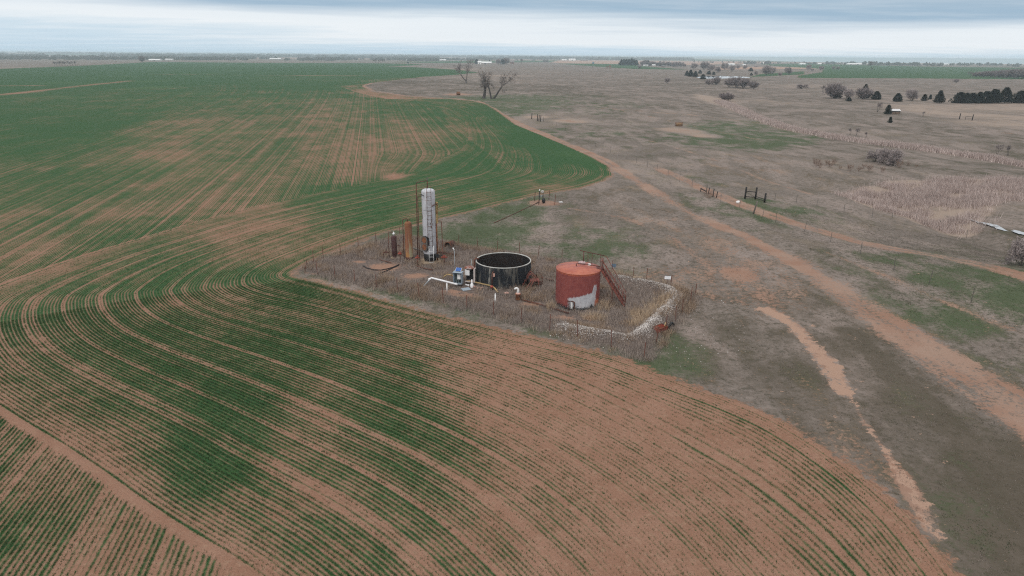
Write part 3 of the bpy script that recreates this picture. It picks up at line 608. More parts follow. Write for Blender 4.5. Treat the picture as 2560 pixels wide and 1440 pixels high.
crop = 0.5 + np.clip(fd / 3.0, -0.5, 0.5); tan = np.clip(np.maximum(wm * 0.95, wm2 * 0.62), 0, 1)
ing = R_ > 500
for pl in FAR_GREEN:
    k = inside(X, Y, pl) & ing; crop = np.where(k, 1, crop); green = np.where(k, 0.95, green)
for pl in FAR_TAN: tan = np.where(inside(X, Y, pl) & ing, 1, tan)
farpat = vnoise(X / 900 + 3, Y / 1500, 91); k = (R_ > 3200) & (fd < 0)
tan = np.where(k & (farpat > 0.55), 0.6, tan); crop = np.where(k & (farpat < 0.36), 1.0, crop); green = np.where(k, 0.85, green)
us = row_straight(X, Y); uc, se = head_rows(X, Y)
V = np.stack([X, Y, Z], 1); M1 = np.stack([green, dirt, pgreen, stone], 1); M2 = np.stack([crop, 0.5 + 0.5 * np.clip(tone, -1, 1), encm, tan], 1)
I = np.arange(nr * na).reshape(nr, na); J = np.roll(I, -1, axis=1)
quads = np.stack([I[:-1], I[1:], J[1:], J[:-1]], -1).reshape(-1, 4)
cls_v = np.zeros(len(X), int)
cls_v[(fd > 0)] = 1; cls_v[(rm > 0.5) & (fd <= 0.5)] = 2; cls_v[(tm > 0.5) & (fd <= 0)] = 3; cls_v[enc_in] = 4
qc = cls_v[quads[:, 0]]
def ground_piece(name, code):
    q = quads[qc == code]; ids, invi = np.unique(q, return_inverse=True)
    me = np_mesh(name, V[ids], invi.reshape(-1, 4)[:, ::-1], M['land'], smooth=True)
    for nm, arr in (('M1', M1), ('M2', M2)):
        a = me.attributes.new(nm, 'FLOAT_COLOR', 'POINT'); a.data.foreach_set('color', np.ascontiguousarray(arr[ids], np.float32).ravel())
    for nm, arr in (('us', us), ('uc', uc), ('se', se)):
        a = me.attributes.new(nm, 'FLOAT', 'POINT'); a.data.foreach_set('value', np.ascontiguousarray(arr[ids], np.float32))
    tag(link(name, me), kind='structure'); 
for nm, c in (('pasture_ground', 0), ('wheat_field', 1), ('dirt_road', 2), ('dirt_track', 3), ('yard_ground', 4)): ground_piece(nm, c)

# ------------------------------------------------------------------ stuff: blades and stems
def blades(name, x, y, z, h, w, lean, mat, label, per=1, spread=0.05, cat='grass', curve=False):
    """one object of many upright thin leaf-shaped triangles"""
    n = len(x)
    x = np.repeat(x, per) + RNG.normal(0, 1, n * per) * np.repeat(spread * np.ones(n), per); y = np.repeat(y, per) + RNG.normal(0, 1, n * per) * np.repeat(spread * np.ones(n), per)
    z = np.repeat(z, per); h = np.repeat(h, per) * RNG.uniform(0.6, 1.15, n * per); w = np.repeat(w * np.ones(n), per); n = n * per
    a = RNG.uniform(0, 2 * np.pi, n); b = RNG.uniform(0, 2 * np.pi, n); ln = lean * h * RNG.uniform(0.3, 1.3, n)
    p0 = np.stack([x - np.cos(a) * w, y - np.sin(a) * w, z - 0.02], 1); p1 = np.stack([x + np.cos(a) * w, y + np.sin(a) * w, z - 0.02], 1)
    tip = np.stack([x + np.cos(b) * ln, y + np.sin(b) * ln, z + h], 1)
    v = np.stack([p0, p1, tip], 1).reshape(-1, 3); f = np.arange(n * 3).reshape(-1, 3)
    o = link(name, np_mesh(name, v, f, mat)); tag(o, label, cat, kind='stuff'); return o
def scatter_view(n, rmin, rmax, amax=44):
    a = np.radians(RNG.uniform(-amax, amax, n)); r = np.sqrt(RNG.uniform(rmin ** 2, rmax ** 2, n)); return r * np.sin(a), r * np.cos(a), r
# young wheat standing in its rows
xs, ys, rs = scatter_view(720000, 18, 62, 43)
extra = scatter_view(240000, 60, 110, 40); xs = np.concatenate([xs, extra[0]]); ys = np.concatenate([ys, extra[1]])
f0 = fields0(xs, ys); k = f0 > 0.4; xs, ys, f0 = xs[k], ys[k], f0[k]
dn = crop_density(xs, ys, f0)
rr = np.hypot(xs, ys); dn0 = RNG.uniform(0, 1, len(xs)); k = dn0 < np.clip(dn * 1.15 + 0.25, 0.02, 1) * (1 - sst(rr, 48, 108)); xs, ys, f0, dn, dn0 = xs[k], ys[k], f0[k], dn[k], dn0[k]
TABS = {'uc': uc.reshape(nr, na), 'se': se.reshape(nr, na)}
def tabl(nm, x, y):
    """read a value of the ground sheet between its vertices"""
    T = TABS[nm]; rr_ = np.hypot(x, y); ar = np.degrees(np.arctan2(x, y))
    i = np.clip(np.searchsorted(radii, rr_) - 1, 0, nr - 2); t1 = (rr_ - radii[i]) / (radii[i + 1] - radii[i])
    jf = np.clip((ar + 47) / 0.23, 0, 407); j = np.floor(jf).astype(int); t2 = jf - j
    return (T[i, j] * (1 - t2) + T[i, j + 1] * t2) * (1 - t1) + (T[i + 1, j] * (1 - t2) + T[i + 1, j + 1] * t2) * t1
def rowu(x, y):
    f = tabl('uc', x, y); s_ = tabl('se', x, y); return np.where(s_ > 0, f, row_straight(x, y)), f, s_ > 0
u0, f0, hd = rowu(xs, ys); e = 0.06
k = np.abs(tabl('se', xs, ys)) > 0.26; xs, ys, dn, dn0, u0, f0, hd = xs[k], ys[k], dn[k], dn0[k], u0[k], f0[k], hd[k]
ux = np.where(hd, (tabl('uc', xs + e, ys) - f0) / e, (row_straight(xs + e, ys) - u0) / e); uy = np.where(hd, (tabl('uc', xs, ys + e) - f0) / e, (row_straight(xs, ys + e) - u0) / e)
gl = np.maximum(np.hypot(ux, uy), 0.3); du = (np.floor(u0 / 0.25) + 0.5) * 0.25 - u0 + RNG.normal(0, 0.02, len(u0))
xs = xs + ux / gl * du; ys = ys + uy / gl * du
rr = np.hypot(xs, ys)
cl2 = 0.75 * (fbm(xs / 0.42, ys / 0.42, 59, 2) - 0.5) + 0.2 * (np.random.default_rng(3).uniform(0, 1, 20000)[np.mod(np.floor(u0 / 0.25).astype(int), 20000)] - .5)
k = dn0 < np.clip((dn + sweep(u0) + cl2) * 1.05 + 0.02, 0.03, 1) * (1 - sst(rr, 48, 108)); xs, ys, rr, dn = xs[k], ys[k], rr[k], dn[k]
blades('wheat_blades', xs, ys, np.zeros(len(xs)), 0.075 + 0.05 * dn, 0.009 + rr * 0.00016, 0.55, M['crop'], 'young green wheat growing in curved drilled rows', per=2, spread=0.026)
del u0, f0, ux, uy

# dead weeds filling the fenced yard
def in_yard(n, grow=0.0):
    lo, hi = ENC.min(0) - 1, ENC.max(0) + 1
    x = RNG.uniform(lo[0], hi[0], n); y = RNG.uniform(lo[1], hi[1], n)
    d = seg_dist(x, y, np.vstack([ENC, ENC[:1]])); d = np.where(inside(x, y, ENC), d, -d)
    k = d > grow; return x[k], y[k], d[k]
KEEP = [(-8.1, 65.2, 1.0), (-10.3, 65.7, .6), (-11.9, 66.5, .5), (-0.8, 59.5, 2.6), (5.4, 53.6, 1.9), (-4.7, 57.9, .8), (-3.6, 58.4, 1.0), (-3.9, 56.6, .9)]
x, y, d = in_yard(60000, -0.7)
bare = np.zeros(len(x))
for px, py, ax, ay in ENC_BARE:
    c = P(px, py); rx = abs(P(px + ax, py)[0] - c[0]); ry = abs(P(px, py - ay)[1] - P(px, py + ay)[1]) / 2
    bare = np.maximum(bare, np.exp(-(((x - c[0]) / rx) ** 2 + ((y - c[1]) / ry) ** 2)))
dens = 0.28 + 1.15 * (fbm(x / 2.0, y / 2.0, 21, 3) - 0.38) + 0.35 * np.exp(-((d - 1.0) / 1.3) ** 2) - 1.3 * bare - 0.65 * np.exp(-(seg_dist(x, y, BERM_G) / 0.5) ** 2)
for cx, cy, cr_ in KEEP: dens = np.where(np.hypot(x - cx, y - cy) < cr_, -1, dens)
k = RNG.uniform(0, 1, len(x)) < dens * 0.80; x, y = x[k], y[k]
hh = 0.22 + 0.42 * fbm(x / 1.7, y / 1.7, 23, 2)
wk = (fbm(x / 1.6, y / 1.6, 27, 3) + RNG.normal(0, .05, len(x))) > 0.54; zz = height(x, y)
blades('dead_weeds', x[~wk], y[~wk], zz[~wk], hh[~wk], 0.010, 0.55, M['weed'], 'grey brown dead weeds filling the fenced yard', per=9, spread=0.11, cat='weeds')
blades('tan_weeds', x[wk], y[wk], zz[wk], hh[wk] * 1.1, 0.010, 0.7, M['weed_tan'], 'tan brown dead weeds in clumps across the yard', per=10, spread=0.12, cat='weeds')
# straw coloured grass clumps
x, y, d = in_yard(30000, -0.4)
w = np.zeros(len(x))
for px, py, rx, ry in [(1605, 795, 1.1, 1.6), (1640, 775, .9, 1.2), (1655, 760, .7, 1.0), (1570, 700, 1.4, .6), (1655, 718, .8, .5), (1490, 800, 1.0, .8), (1500, 770, .7, 1.0), (1375, 770, .5, .9), (1590, 815, .6, .8)]:
    c = P(px, py); w = np.maximum(w, np.exp(-(((x - c[0]) / rx) ** 2 + ((y - c[1]) / ry) ** 2)))
k = (RNG.uniform(0, 1, len(x)) < sst(w + 0.5 * (fbm(x / .6, y / .6, 29, 2) - .5), .25, .8)) & (np.hypot(x - 5.4, y - 53.6) > 1.95); x, y = x[k], y[k]
blades('straw_grass', x, y, height(x, y), 0.45 + 0.40 * RNG.uniform(0, 1, len(x)), 0.010, 0.60, M['straw'], 'pale straw coloured grass clumps behind the white rock bank', per=10, spread=0.10)
# short dead turf on the near pasture
xs, ys, rs = scatter_view(150000, 24, 100, 42); f0 = fields0(xs, ys)
pp = rbf(xs, ys, PAST_PTS, 0.085); rdist = np.minimum(seg_dist(xs, ys, ROAD) - 2.0, seg_dist(xs, ys, TRACK) - 1.3); rdist = np.minimum(rdist, seg_dist(xs, ys, WASH) - 1.1)
k = (f0 < -0.3) & (~inside(xs, ys, ENC)) & (rdist > RNG.uniform(-0.3, 0.8, len(xs))) & (RNG.uniform(0, 1, len(xs)) < (0.75 - pp[:, 1]) * (0.35 + fbm(xs / 1.3, ys / 1.3, 77, 3)))
xs, ys, pp = xs[k], ys[k], pp[k]; gk = (pp[:, 0] + 0.9 * (fbm(xs / 3, ys / 3, 78, 3) - 0.5)) > 0.46
zz = height(xs, ys)
blades('pasture_turf', xs[~gk], ys[~gk], zz[~gk], 0.04 + 0.10 * fbm(xs[~gk] / 2, ys[~gk] / 2, 79, 3) ** 2, 0.018, 0.9, M['turf'], 'short grey brown dead turf of the near pasture', per=4, spread=0.08)
blades('green_turf', xs[gk], ys[gk], zz[gk], np.full(gk.sum(), 0.06), 0.020, 1.0, M['turf_green'], 'short green winter grass patches on the pasture', per=4, spread=0.09)
# reeds along the creek
def poly_scatter(poly, n):
    lo, hi = poly.min(0), poly.max(0); x = RNG.uniform(lo[0], hi[0], n); y = RNG.uniform(lo[1], hi[1], n); k = inside(x, y, poly); return x[k], y[k]
REED = PL([(2112, 458), (2180, 450), (2260, 443), (2400, 448), (2500, 452), (2600, 462), (2620, 500), (2560, 496), (2480, 492), (2450, 520), (2430, 545), (2370, 532), (2290, 512), (2230, 500), (2160, 482)])
x, y = poly_scatter(REED, 52000); x = x + RNG.normal(0, 1.1, len(x)); y = y + RNG.normal(0, 1.1, len(y)); k = RNG.uniform(0, 1, len(x)) < 0.10 + 2.2 * (fbm(x / 3.2, y / 3.2, 33, 3) - 0.36); x, y = x[k], y[k]
blades('reed_bed', x, y, height(x, y), 0.45 + 1.1 * fbm(x / 3, y / 3, 35, 3), 0.022, 0.6, M['reed'], 'dense pale pinkish dead reed bed beside the creek water', per=4, spread=0.25, cat='reeds')
t = RNG.uniform(0, 1, 130000); seglen = np.hypot(*np.diff(CREEK[1:], axis=0).T); cum = np.concatenate([[0], np.cumsum(seglen)]); s_ = t * cum[-1]
bx, by = np.interp(s_, cum, CREEK[1:, 0]), np.interp(s_, cum, CREEK[1:, 1])
wd = np.interp(s_ / cum[-1], [0, .08, .2, .35, .5, 1.0], [3, 10, 12, 7, 3.2, 3.2]) * (0.6 + 0.9 * vnoise(s_ / 9, s_ * 0, 44))
off = RNG.normal(0, 0.55, len(t)) * wd; x, y = bx + RNG.normal(0, 1, len(t)), by + off
k = RNG.uniform(0, 1, len(x)) < 0.3 + 1.1 * (fbm(x / 6, y / 6, 46, 3) - 0.3); x, y = x[k], y[k]
blades('creek_reeds', x, y, height(x, y), 0.45 + 1.1 * fbm(x / 5, y / 5, 47, 3), 0.06, 0.4, M['reed'], 'winding strip of pale dead reeds crossing the far pasture', per=1, spread=0.1, cat='reeds')
# white rock: bank along the yard corner and loose stones
def rocks(name, x, y, s, label):
    n = len(x); z = height(x, y)
    base = np.array([[1, 0, 0], [-1, 0, 0], [0, 1, 0], [0, -1, 0], [0, 0, 1], [0, 0, -1]], float)
    v = base[None] * RNG.uniform(0.6, 1.25, (n, 6, 1)) + RNG.normal(0, .18, (n, 6, 3)); v[:, :, 2] *= 0.65
    a = RNG.uniform(0, 6.28, n); ca_, sa_ = np.cos(a)[:, None], np.sin(a)[:, None]
    vx, vy = v[:, :, 0] * ca_ - v[:, :, 1] * sa_, v[:, :, 0] * sa_ + v[:, :, 1] * ca_
    v = np.stack([vx * s[:, None] + x[:, None], vy * s[:, None] + y[:, None], v[:, :, 2] * s[:, None] + (z + s * 0.25)[:, None]], -1)
    f = np.array([(0, 2, 4), (2, 1, 4), (1, 3, 4), (3, 0, 4), (2, 0, 5), (1, 2, 5), (3, 1, 5), (0, 3, 5)])
    ff = (f[None] + 6 * np.arange(n)[:, None, None]).reshape(-1, 3)
    tag(link(name, np_mesh(name, v.reshape(-1, 3), ff, M['stone'])), label, 'stones', kind='stuff')
seglen = np.hypot(*np.diff(BERM_G, axis=0).T); cum = np.concatenate([[0], np.cumsum(seglen)]); s_ = RNG.uniform(0, cum[-1], 9500)
x = np.interp(s_, cum, BERM_G[:, 0]) + RNG.normal(0, .36, len(s_)) * (0.5 + 1.5 * vnoise(s_ / 1.1, s_ * 0, 5)); y = np.interp(s_, cum, BERM_G[:, 1]) + RNG.normal(0, .36, len(s_)) * (0.5 + 1.5 * vnoise(s_ / 1.1, s_ * 0, 5))
k = RNG.uniform(0, 1, len(x)) < np.interp(s_ / cum[-1], [0, .1, .2, .75, .85, 1], [.7, 1, 1, 1, .5, .25]) * (0.35 + vnoise(s_ / 1.3, s_ * 0, 3)); x, y = x[k], y[k]
xo, yo = poly_scatter(PL([(1370, 838), (1440, 850), (1600, 905), (1680, 930), (1900, 880), (1800, 740), (1730, 730), (1700, 800), (1610, 890), (1500, 850), (1400, 825)]), 420)
xi, yi, _ = in_yard(260, 0.5)
x = np.concatenate([x, xo, xi]); y = np.concatenate([y, yo, yi]); s = np.concatenate([RNG.uniform(.022, .075, len(x) - len(xo) - len(xi)), RNG.uniform(.018, .05, len(xo)), RNG.uniform(.02, .05, len(xi))])
rocks('white_rock_bank', x, y, s, 'bank of broken white rock around the yard corner')

# ------------------------------------------------------------------ water
def water_mat():
    m, N, b = new_mat('water'); b.inputs['Base Color'].default_value = (0.42, 0.44, 0.46, 1); b.inputs['Metallic'].default_value = 0.4; b.inputs['Roughness'].default_value = 0.04; b.inputs['Specular IOR Level'].default_value = 0.6; b.inputs['IOR'].default_value = 1.33
    bp = N.n('ShaderNodeBump'); bp.inputs['Strength'].default_value = 0.05; bp.inputs['Distance'].default_value = 0.02
    N.put(bp.inputs['Height'], N.noise(N.n('ShaderNodeNewGeometry').outputs['Position'], 3.0, 3)); N.put(b.inputs['Normal'], bp.outputs[0]); return m
M['water'] = water_mat()
def water(name, pts, lift):
    pl = [G(*p) for p in pts]; z = sum(p.z for p in pl) / len(pl) + lift
    mb = MB(); pl2 = []
    for i, p in enumerate(pl):
        q_ = pl[(i + 1) % len(pl)]
        for t_ in (0, .25, .5, .75): pl2.append(p.lerp(q_, t_) + Vector((random.uniform(-.2, .2), random.uniform(-.45, .45), 0)))
    c = sum(pl2, Vector()) / len(pl2)
    mb.add([(p.x, p.y, z) for p in pl2], [tuple(range(len(pl2)))])
    o = mb.build(name, M['water']); tag(o, kind='structure')
    me = o.data
    if me.polygons[0].normal.z < 0: me.flip_normals()
    return o
water('creek_water', [(2405, 545), (2422, 546.5), (2440, 551), (2455, 556), (2447, 558.5), (2430, 554), (2414, 549.5)], 0.10)
water('creek_water', [(2452, 559), (2470, 560), (2492, 563), (2512, 567), (2530, 573), (2520, 578), (2500, 575), (2478, 569), (2462, 565)], 0.08)
water('creek_water', [(2527, 577), (2545, 577), (2570, 583), (2610, 594), (2610, 604), (2572, 594), (2545, 588)], 0.08)
water('pond_water', [(1738, 194), (1760, 190), (1800, 190), (1850, 191.5), (1882, 193.5), (1850, 195.5), (1800, 196.5), (1765, 196.5)], 0.10)
# ------------------------------------------------------------------ special painted surfaces
def mat_red_tank():
    m, N, b = new_mat('red_tank_paint'); co = N.n('ShaderNodeTexCoord').outputs['Object']; x, y, z = N.sep(co)[:3]
    n1 = N.noise(co, 2.2, 5, .65); n2 = N.noise(co, 9, 5, .7); n3 = N.noise(N.mapping(co, (3, 3, .5)), 2.0, 5, .7)
    red = N.mix(N.ss(n1, .3, .7), (0.195, 0.050, 0.048), (0.25, 0.070, 0.062))
    red = N.mix(N.m('MULTIPLY', N.ss(n3, .5, .75), .45), red, (0.33, 0.105, 0.08))
    red = N.mix(N.ss(N.m('ADD', z, N.m('MULTIPLY', n3, .35)), 2.98, 3.14), red, (0.40, 0.10, 0.055))
    ang = N.m('ARCTAN2', x, N.m('MULTIPLY', y, -1.0))          # 0 faces -Y, + towards +X
    top = N.m('ADD', 0.98, N.m('MULTIPLY', N.ss(ang, -0.5, 0.6), 0.40))
    spike = N.m('MULTIPLY', N.m('MULTIPLY', N.ss(ang, 0.58, 0.72), N.m('SUBTRACT', 1.0, N.ss(ang, 0.86, 0.96))), 0.62)
    top = N.m('ADD', N.m('ADD', top, spike), N.m('MULTIPLY', N.m('SUBTRACT', n3, .5), .45))
    w = N.m('MULTIPLY', N.m('SUBTRACT', 1.0, N.ss(N.m('SUBTRACT', z, top), -.07, .06)), N.ss(N.m('ADD', ang, N.m('MULTIPLY', N.m('SUBTRACT', n2, .5), .25)), -.56, -.46))
    w = N.m('MULTIPLY', w, N.m('SUBTRACT', 1.0, N.ss(N.m('ADD', ang, N.m('MULTIPLY', N.m('SUBTRACT', n1, .5), .5)), .86, .93)))
    flake = N.ss(N.m('ADD', n2, N.m('MULTIPLY', N.ss(ang, .5, 1.0), .12)), .60, .68)
    white = N.mix(N.ss(n1, .35, .7), (0.40, 0.40, 0.43), (0.52, 0.52, 0.55))
    white = N.mix(N.m('MULTIPLY', flake, .7), white, (0.36, 0.12, 0.09))
    c = N.mix(w, red, white)
    orange = N.m('MULTIPLY', N.m('MULTIPLY', N.ss(ang, .74, .86), N.m('SUBTRACT', 1.0, N.ss(ang, 1.03, 1.2))), N.m('SUBTRACT', 1.0, N.ss(N.m('ADD', z, N.m('MULTIPLY', n2, .6)), .85, 1.15)))
    c = N.mix(N.m('MULTIPLY', orange, .8), c, (0.52, 0.13, 0.05))
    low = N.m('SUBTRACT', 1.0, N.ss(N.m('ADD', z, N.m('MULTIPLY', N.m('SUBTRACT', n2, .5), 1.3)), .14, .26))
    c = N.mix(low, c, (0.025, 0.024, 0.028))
    N.put(b.inputs['Base Color'], c); b.inputs['Roughness'].default_value = .55
    bp = N.n('ShaderNodeBump'); bp.inputs['Strength'].default_value = .25; bp.inputs['Distance'].default_value = .02; N.put(bp.inputs['Height'], n1); N.put(b.inputs['Normal'], bp.outputs[0])
    return m
def mat_red_roof():
    m, N, b = new_mat('red_roof_paint'); co = N.n('ShaderNodeTexCoord').outputs['Object']; x, y, z = N.sep(co)[:3]
    n1 = N.noise(co, 1.4, 5, .65); n2 = N.noise(co, 5, 5, .7)
    c = N.mix(N.ss(n1, .35, .65), (0.36, 0.105, 0.072), (0.44, 0.15, 0.10))
    c = N.mix(N.ss(N.noise(N.mapping(co, (.5, 1, 1), loc=(2, 5, 0)), 1.3, 5, .6), .48, .66), c, (0.30, 0.10, 0.095))
    c = N.mix(N.m('MULTIPLY', N.ss(n2, .52, .72), .5), c, (0.55, 0.24, 0.15))
    N.put(b.inputs['Base Color'], c); b.inputs['Roughness'].default_value = .6; return m
def mat_streaks(name, cols, thr, sc=(6, 6, .35), rough=.7):
    m, N, b = new_mat(name); co = N.n('ShaderNodeTexCoord').outputs['Object']
    c = cols[0]
    for i, (cc, (a, d)) in enumerate(zip(cols[1:], thr)):
        nn = N.noise(N.mapping(co, sc, loc=(i * 3.7, i * 1.3, i)), 1.0 + .4 * i, 5, .62)
        c = N.mix(N.ss(nn, a, d), c, cc)
    N.put(b.inputs['Base Color'], c); b.inputs['Roughness'].default_value = rough; return m
M['red_tank'] = mat_red_tank(); M['red_roof'] = mat_red_roof()
M['stave'] = mat_streaks('tarred_tank_side', [(0.016, 0.019, 0.024), (0.10, 0.095, 0.085), (0.26, 0.25, 0.225), (0.015, 0.018, 0.024)], [(.50, .60), (.58, .66), (.52, .60)], (2.4, 2.4, .30))
M['tank_in'] = simple('tank_inside', (0.016, 0.013, 0.013), 0.9, 0.25, 0.6, col2=(0.026, 0.018, 0.016), scale2=1.2)
M['treater'] = mat_streaks('treater_white', [(0.52, 0.53, 0.57), (0.40, 0.40, 0.43), (0.20, 0.155, 0.125)], [(.42, .66), (.60, .68)], (3.2, 3.2, 1.1), .5)
M['rusty_vessel'] = mat_streaks('rusty_vessel', [(0.20, 0.085, 0.045), (0.22, 0.19, 0.12), (0.30, 0.15, 0.05), (0.12, 0.05, 0.035)], [(.48, .6), (.52, .64), (.58, .7)], (2.0, 2.0, .35), .8)
M['dark_vessel'] = mat_streaks('dark_vessel', [(0.070, 0.034, 0.034), (0.11, 0.06, 0.055), (0.22, 0.18, 0.18)], [(.48, .62), (.66, .72)], (4, 4, .6), .75)
M['rim'] = simple('rim_grey_white', (0.42, 0.42, 0.40), .6, .2, 1.5, col2=(0.30, 0.27, 0.24), thr=(.55, .7), scale2=1.0)
M['roof_rust'] = simple('rusty_lid', (0.30, 0.26, 0.25), .8, .2, 5, col2=(0.22, 0.07, 0.045), thr=(.42, .55))

def Lw(px, py, z): return Vector((*P(px, py, z), z))
def ground_at(px, py): x, y = P(px, py); return Vector((x, y, H1(x, y)))

# ------------------------------------------------------------------ tall white treater
B = ground_at(1076, 655); B.z = 0.0
t = empty('treater_vessel', B, 'tall white upright treater vessel with ladder and rusty oval hatch', 'vessel')
MB().lathe([(0, 0.0), (1.08, 0.0), (1.12, .05), (1.10, .17), (1.04, .20), (0, .20)], n=28).build('concrete_pad', M['concrete'], t)
MB().lathe([(.57, .2), (.60, .25), (.63, .95), (.60, .97)], n=32).build('skirt', M['black'], t)
sh = MB().lathe([(.635, .96), (.65, 1.0), (.65, 7.05), (.64, 7.12), (.60, 7.20), (.50, 7.28), (.35, 7.33), (.15, 7.36), (.001, 7.37)], n=40).build('shell', M['treater'], t)
for z in (2.75, 5.35, 6.35): MB().lathe([(.648, z - .012), (.662, z - .006), (.662, z + .006), (.648, z + .012)], n=36).build('weld_band', M['hatch'] if z > 5.5 else M['post_grey'], sh)
ld = MB()
for x in (-.06, .36): ld.tube([(x, -.80, 1.75), (x, -.80, 6.9), (x, -.76, 7.75)] , .022, 6)
ld.build('ladder', M['pipe_brown'], t)
LAD = t.children[-1] if False else [o for o in COL.objects if o.parent == t and o.name.startswith('ladder')][0]
rung = None
for i in range(15):
    z = 1.95 + i * .37
    if rung is None: rung = MB().tube([(-.06, -.80, 0), (.36, -.80, 0)], .016, 6).build('rung', M['pipe_brown'], LAD, loc=(0, 0, z))
    else: o = rung.copy(); COL.objects.link(o); o.location = (0, 0, z)
for z in (2.4, 4.5, 6.6): MB().tube([(-.06, -.80, z), (-.05, -.62, z)], .018, 6).tube([(.36, -.80, z), (.33, -.55, z)], .018, 6).build('bracket', M['pipe_brown'], LAD)
MB().tube([(.02, -1.02, .25), (.02, -.86, 1.9)], .024, 6).tube([(.46, -1.02, .25), (.46, -.86, 1.9)], .024, 6).tube([(.02, -1.02, .27), (.46, -1.02, .27)], .02, 6).tube([(.02, -.97, .8), (.46, -.97, .8)], .016, 6).tube([(.02, -.92, 1.35), (.46, -.92, 1.35)], .016, 6).build('ladder_foot', M['white'], t)
a = math.radians(-33)                          # oval fire tube hatch facing left of the viewer
nx, ny = math.sin(a), -math.cos(a)
def racetrack(w, h, n=10):
    pts = []
    for k in range(n + 1): q_ = math.pi * k / n; pts.append((w * math.cos(q_), h + w * math.sin(q_)))
    for k in range(n + 1): q_ = math.pi + math.pi * k / n; pts.append((w * math.cos(q_), -h + w * math.sin(q_)))
    return pts
def plate(mb, pts, d0, d1, zc):
    tx, ty = -ny, nx; n = len(pts)
    v = [(nx * d + tx * u + 0, ny * d + ty * u, zc + w) for d in (d0, d1) for u, w in pts]
    f = [tuple(range(n, 2 * n)), tuple(reversed(range(n)))] + [(i, (i + 1) % n, n + (i + 1) % n, n + i) for i in range(n)]
    mb.add(v, f)
hm = MB(); plate(hm, racetrack(.40, .36), .42, .80, 2.05); hat = hm.build('fire_tube_flange', M['black'], t)
hm = MB(); plate(hm, racetrack(.37, .36), .79, .815, 2.05); hm.build('rim_plate', M['post_grey'], hat)
for dz in (-.34, .36):
    hm = MB(); n = 18; plate(hm, [(.26 * math.cos(2 * math.pi * k / n), .30 * math.sin(2 * math.pi * k / n)) for k in range(n)], .80, .86, 2.05 + dz); hm.build('cover', M['rust'], hat)
MB().tube([(-1.22, -.15, .1), (-1.10, -.1, 7.85), (-1.02, -.1, 7.95), (-.10, 0, 8.12), (-.05, 0, 8.05), (-.05, 0, 7.38)], .045, 8).build('riser_pipe', M['pipe_brown'], t)
MB().tube([(-.05, 0, 8.1), (-.05, 0, 8.32)], .05, 8).tube([(-.12, 0, 8.34), (.04, 0, 8.42)], .03, 6).build('relief_valve', M['post_grey'], t)
MB().tube([(-1.02, -.35, .1), (-.98, -.3, 6.62), (-.9, -.28, 6.68), (-.5, -.2, 6.70)], .04, 8).build('riser_pipe', M['pipe_brown'], t)
MB().tube([(.74, -.1, .2), (.72, -.05, 3.95)], .07, 8).build('riser_pipe', M['rust'], t)
MB().lathe([(0, 3.95), (.10, 3.95), (.11, 4.0), (.11, 5.95), (.13, 5.97), (.13, 6.05), (0, 6.05)], (.79, 0, 0), 14).build('gauge_column', M['yellow_pipe'], t)
MB().tube([(.74, -.05, 4.0), (.80, -.05, 4.2), (1.15, -.05, 4.2), (1.22, -.05, 4.1), (1.26, -.12, .55), (1.2, -.3, .42)], .042, 8).build('return_pipe', M['pipe_brown'], t)
MB().tube([(.40, -.56, 5.75), (.56, -.42, 5.85), (.82, -.05, 5.85)], .04, 8).build('side_nozzle', M['dark_rust'], t)
MB().tube([(-.66, -.22, 6.85), (-.35, -.66, 6.78)], .035, 8).build('side_nozzle', M['black'], t)
MB().tube([(.34, -.68, 3.3), (.36, -.66, 5.4)], .014, 6).build('conduit', M['post_grey'], t)
MB().box((.30, -.68, 3.75), (.12, .06, .16)).box((.20, -.68, 4.05), (.10, .05, .05)).box((.42, -.62, 4.02), (.10, .05, .06)).build('gauge_fitting', M['dark_rust'], t)
MB().box((.72, -.35, .75), (.34, .30, .30)).tube([(.72, -.35, .75), (1.3, -.35, .75)], .05, 8).build('dump_valve', M['black'], t)

# ------------------------------------------------------------------ the two smaller vessels
B = ground_at(1024, 651); B.z = 0
t = empty('separator_vessel', B, 'orange rusty upright separator vessel left of the white treater', 'vessel')
MB().lathe([(0, 0), (.55, 0), (.55, .10), (0, .11)], n=24).build('concrete_pad', M['concrete'], t)
MB().lathe([(.385, .1), (.39, .45), (.37, .46), (.375, 3.75), (.36, 3.85), (.27, 3.95), (.12, 4.0), (.001, 4.0)], n=32).build('shell', M['rusty_vessel'], t)
MB().lathe([(.40, .12), (.41, .14), (.41, .40), (.395, .42)], n=28).build('base_ring', M['dark_rust'], t)
MB().tube([(-.50, -.2, .05), (-.50, -.1, 4.15), (-.44, -.1, 4.22), (-.12, 0, 4.30), (-.08, 0, 4.22), (-.08, 0, 3.95)], .04, 8).build('riser_pipe', M['pipe_brown'], t)
MB().tube([(.0, 0, 4.0), (.0, 0, 4.2), (.22, -.02, 4.16)], .03, 8).build('top_fitting', M['dark_rust'], t)
B = ground_at(987, 645); B.z = 0
t = empty('scrubber_vessel', B, 'short dark brown vessel with silver valve on top', 'vessel')
MB().lathe([(0, 0), (.40, 0), (.40, .08), (0, .09)], n=20).build('concrete_pad', M['concrete'], t)
MB().lathe([(.20, .08), (.22, .35), (.275, .42), (.275, 2.2), (.25, 2.28), (.12, 2.33), (.001, 2.34)], n=28).build('shell', M['dark_vessel'], t)
MB().tube([(-.55, -.05, .05), (-.52, 0, 2.65), (-.46, 0, 2.72), (-.05, 0, 2.66)], .038, 8).build('riser_pipe', M['pipe_brown'], t)
MB().lathe([(0, 2.34), (.06, 2.34), (.07, 2.45), (.12, 2.50), (.12, 2.56), (.05, 2.60), (.05, 2.72), (0, 2.74)], n=14).tube([(-.10, 0, 2.58), (.16, 0, 2.60)], .035, 8).build('top_valve', M['white'], t)
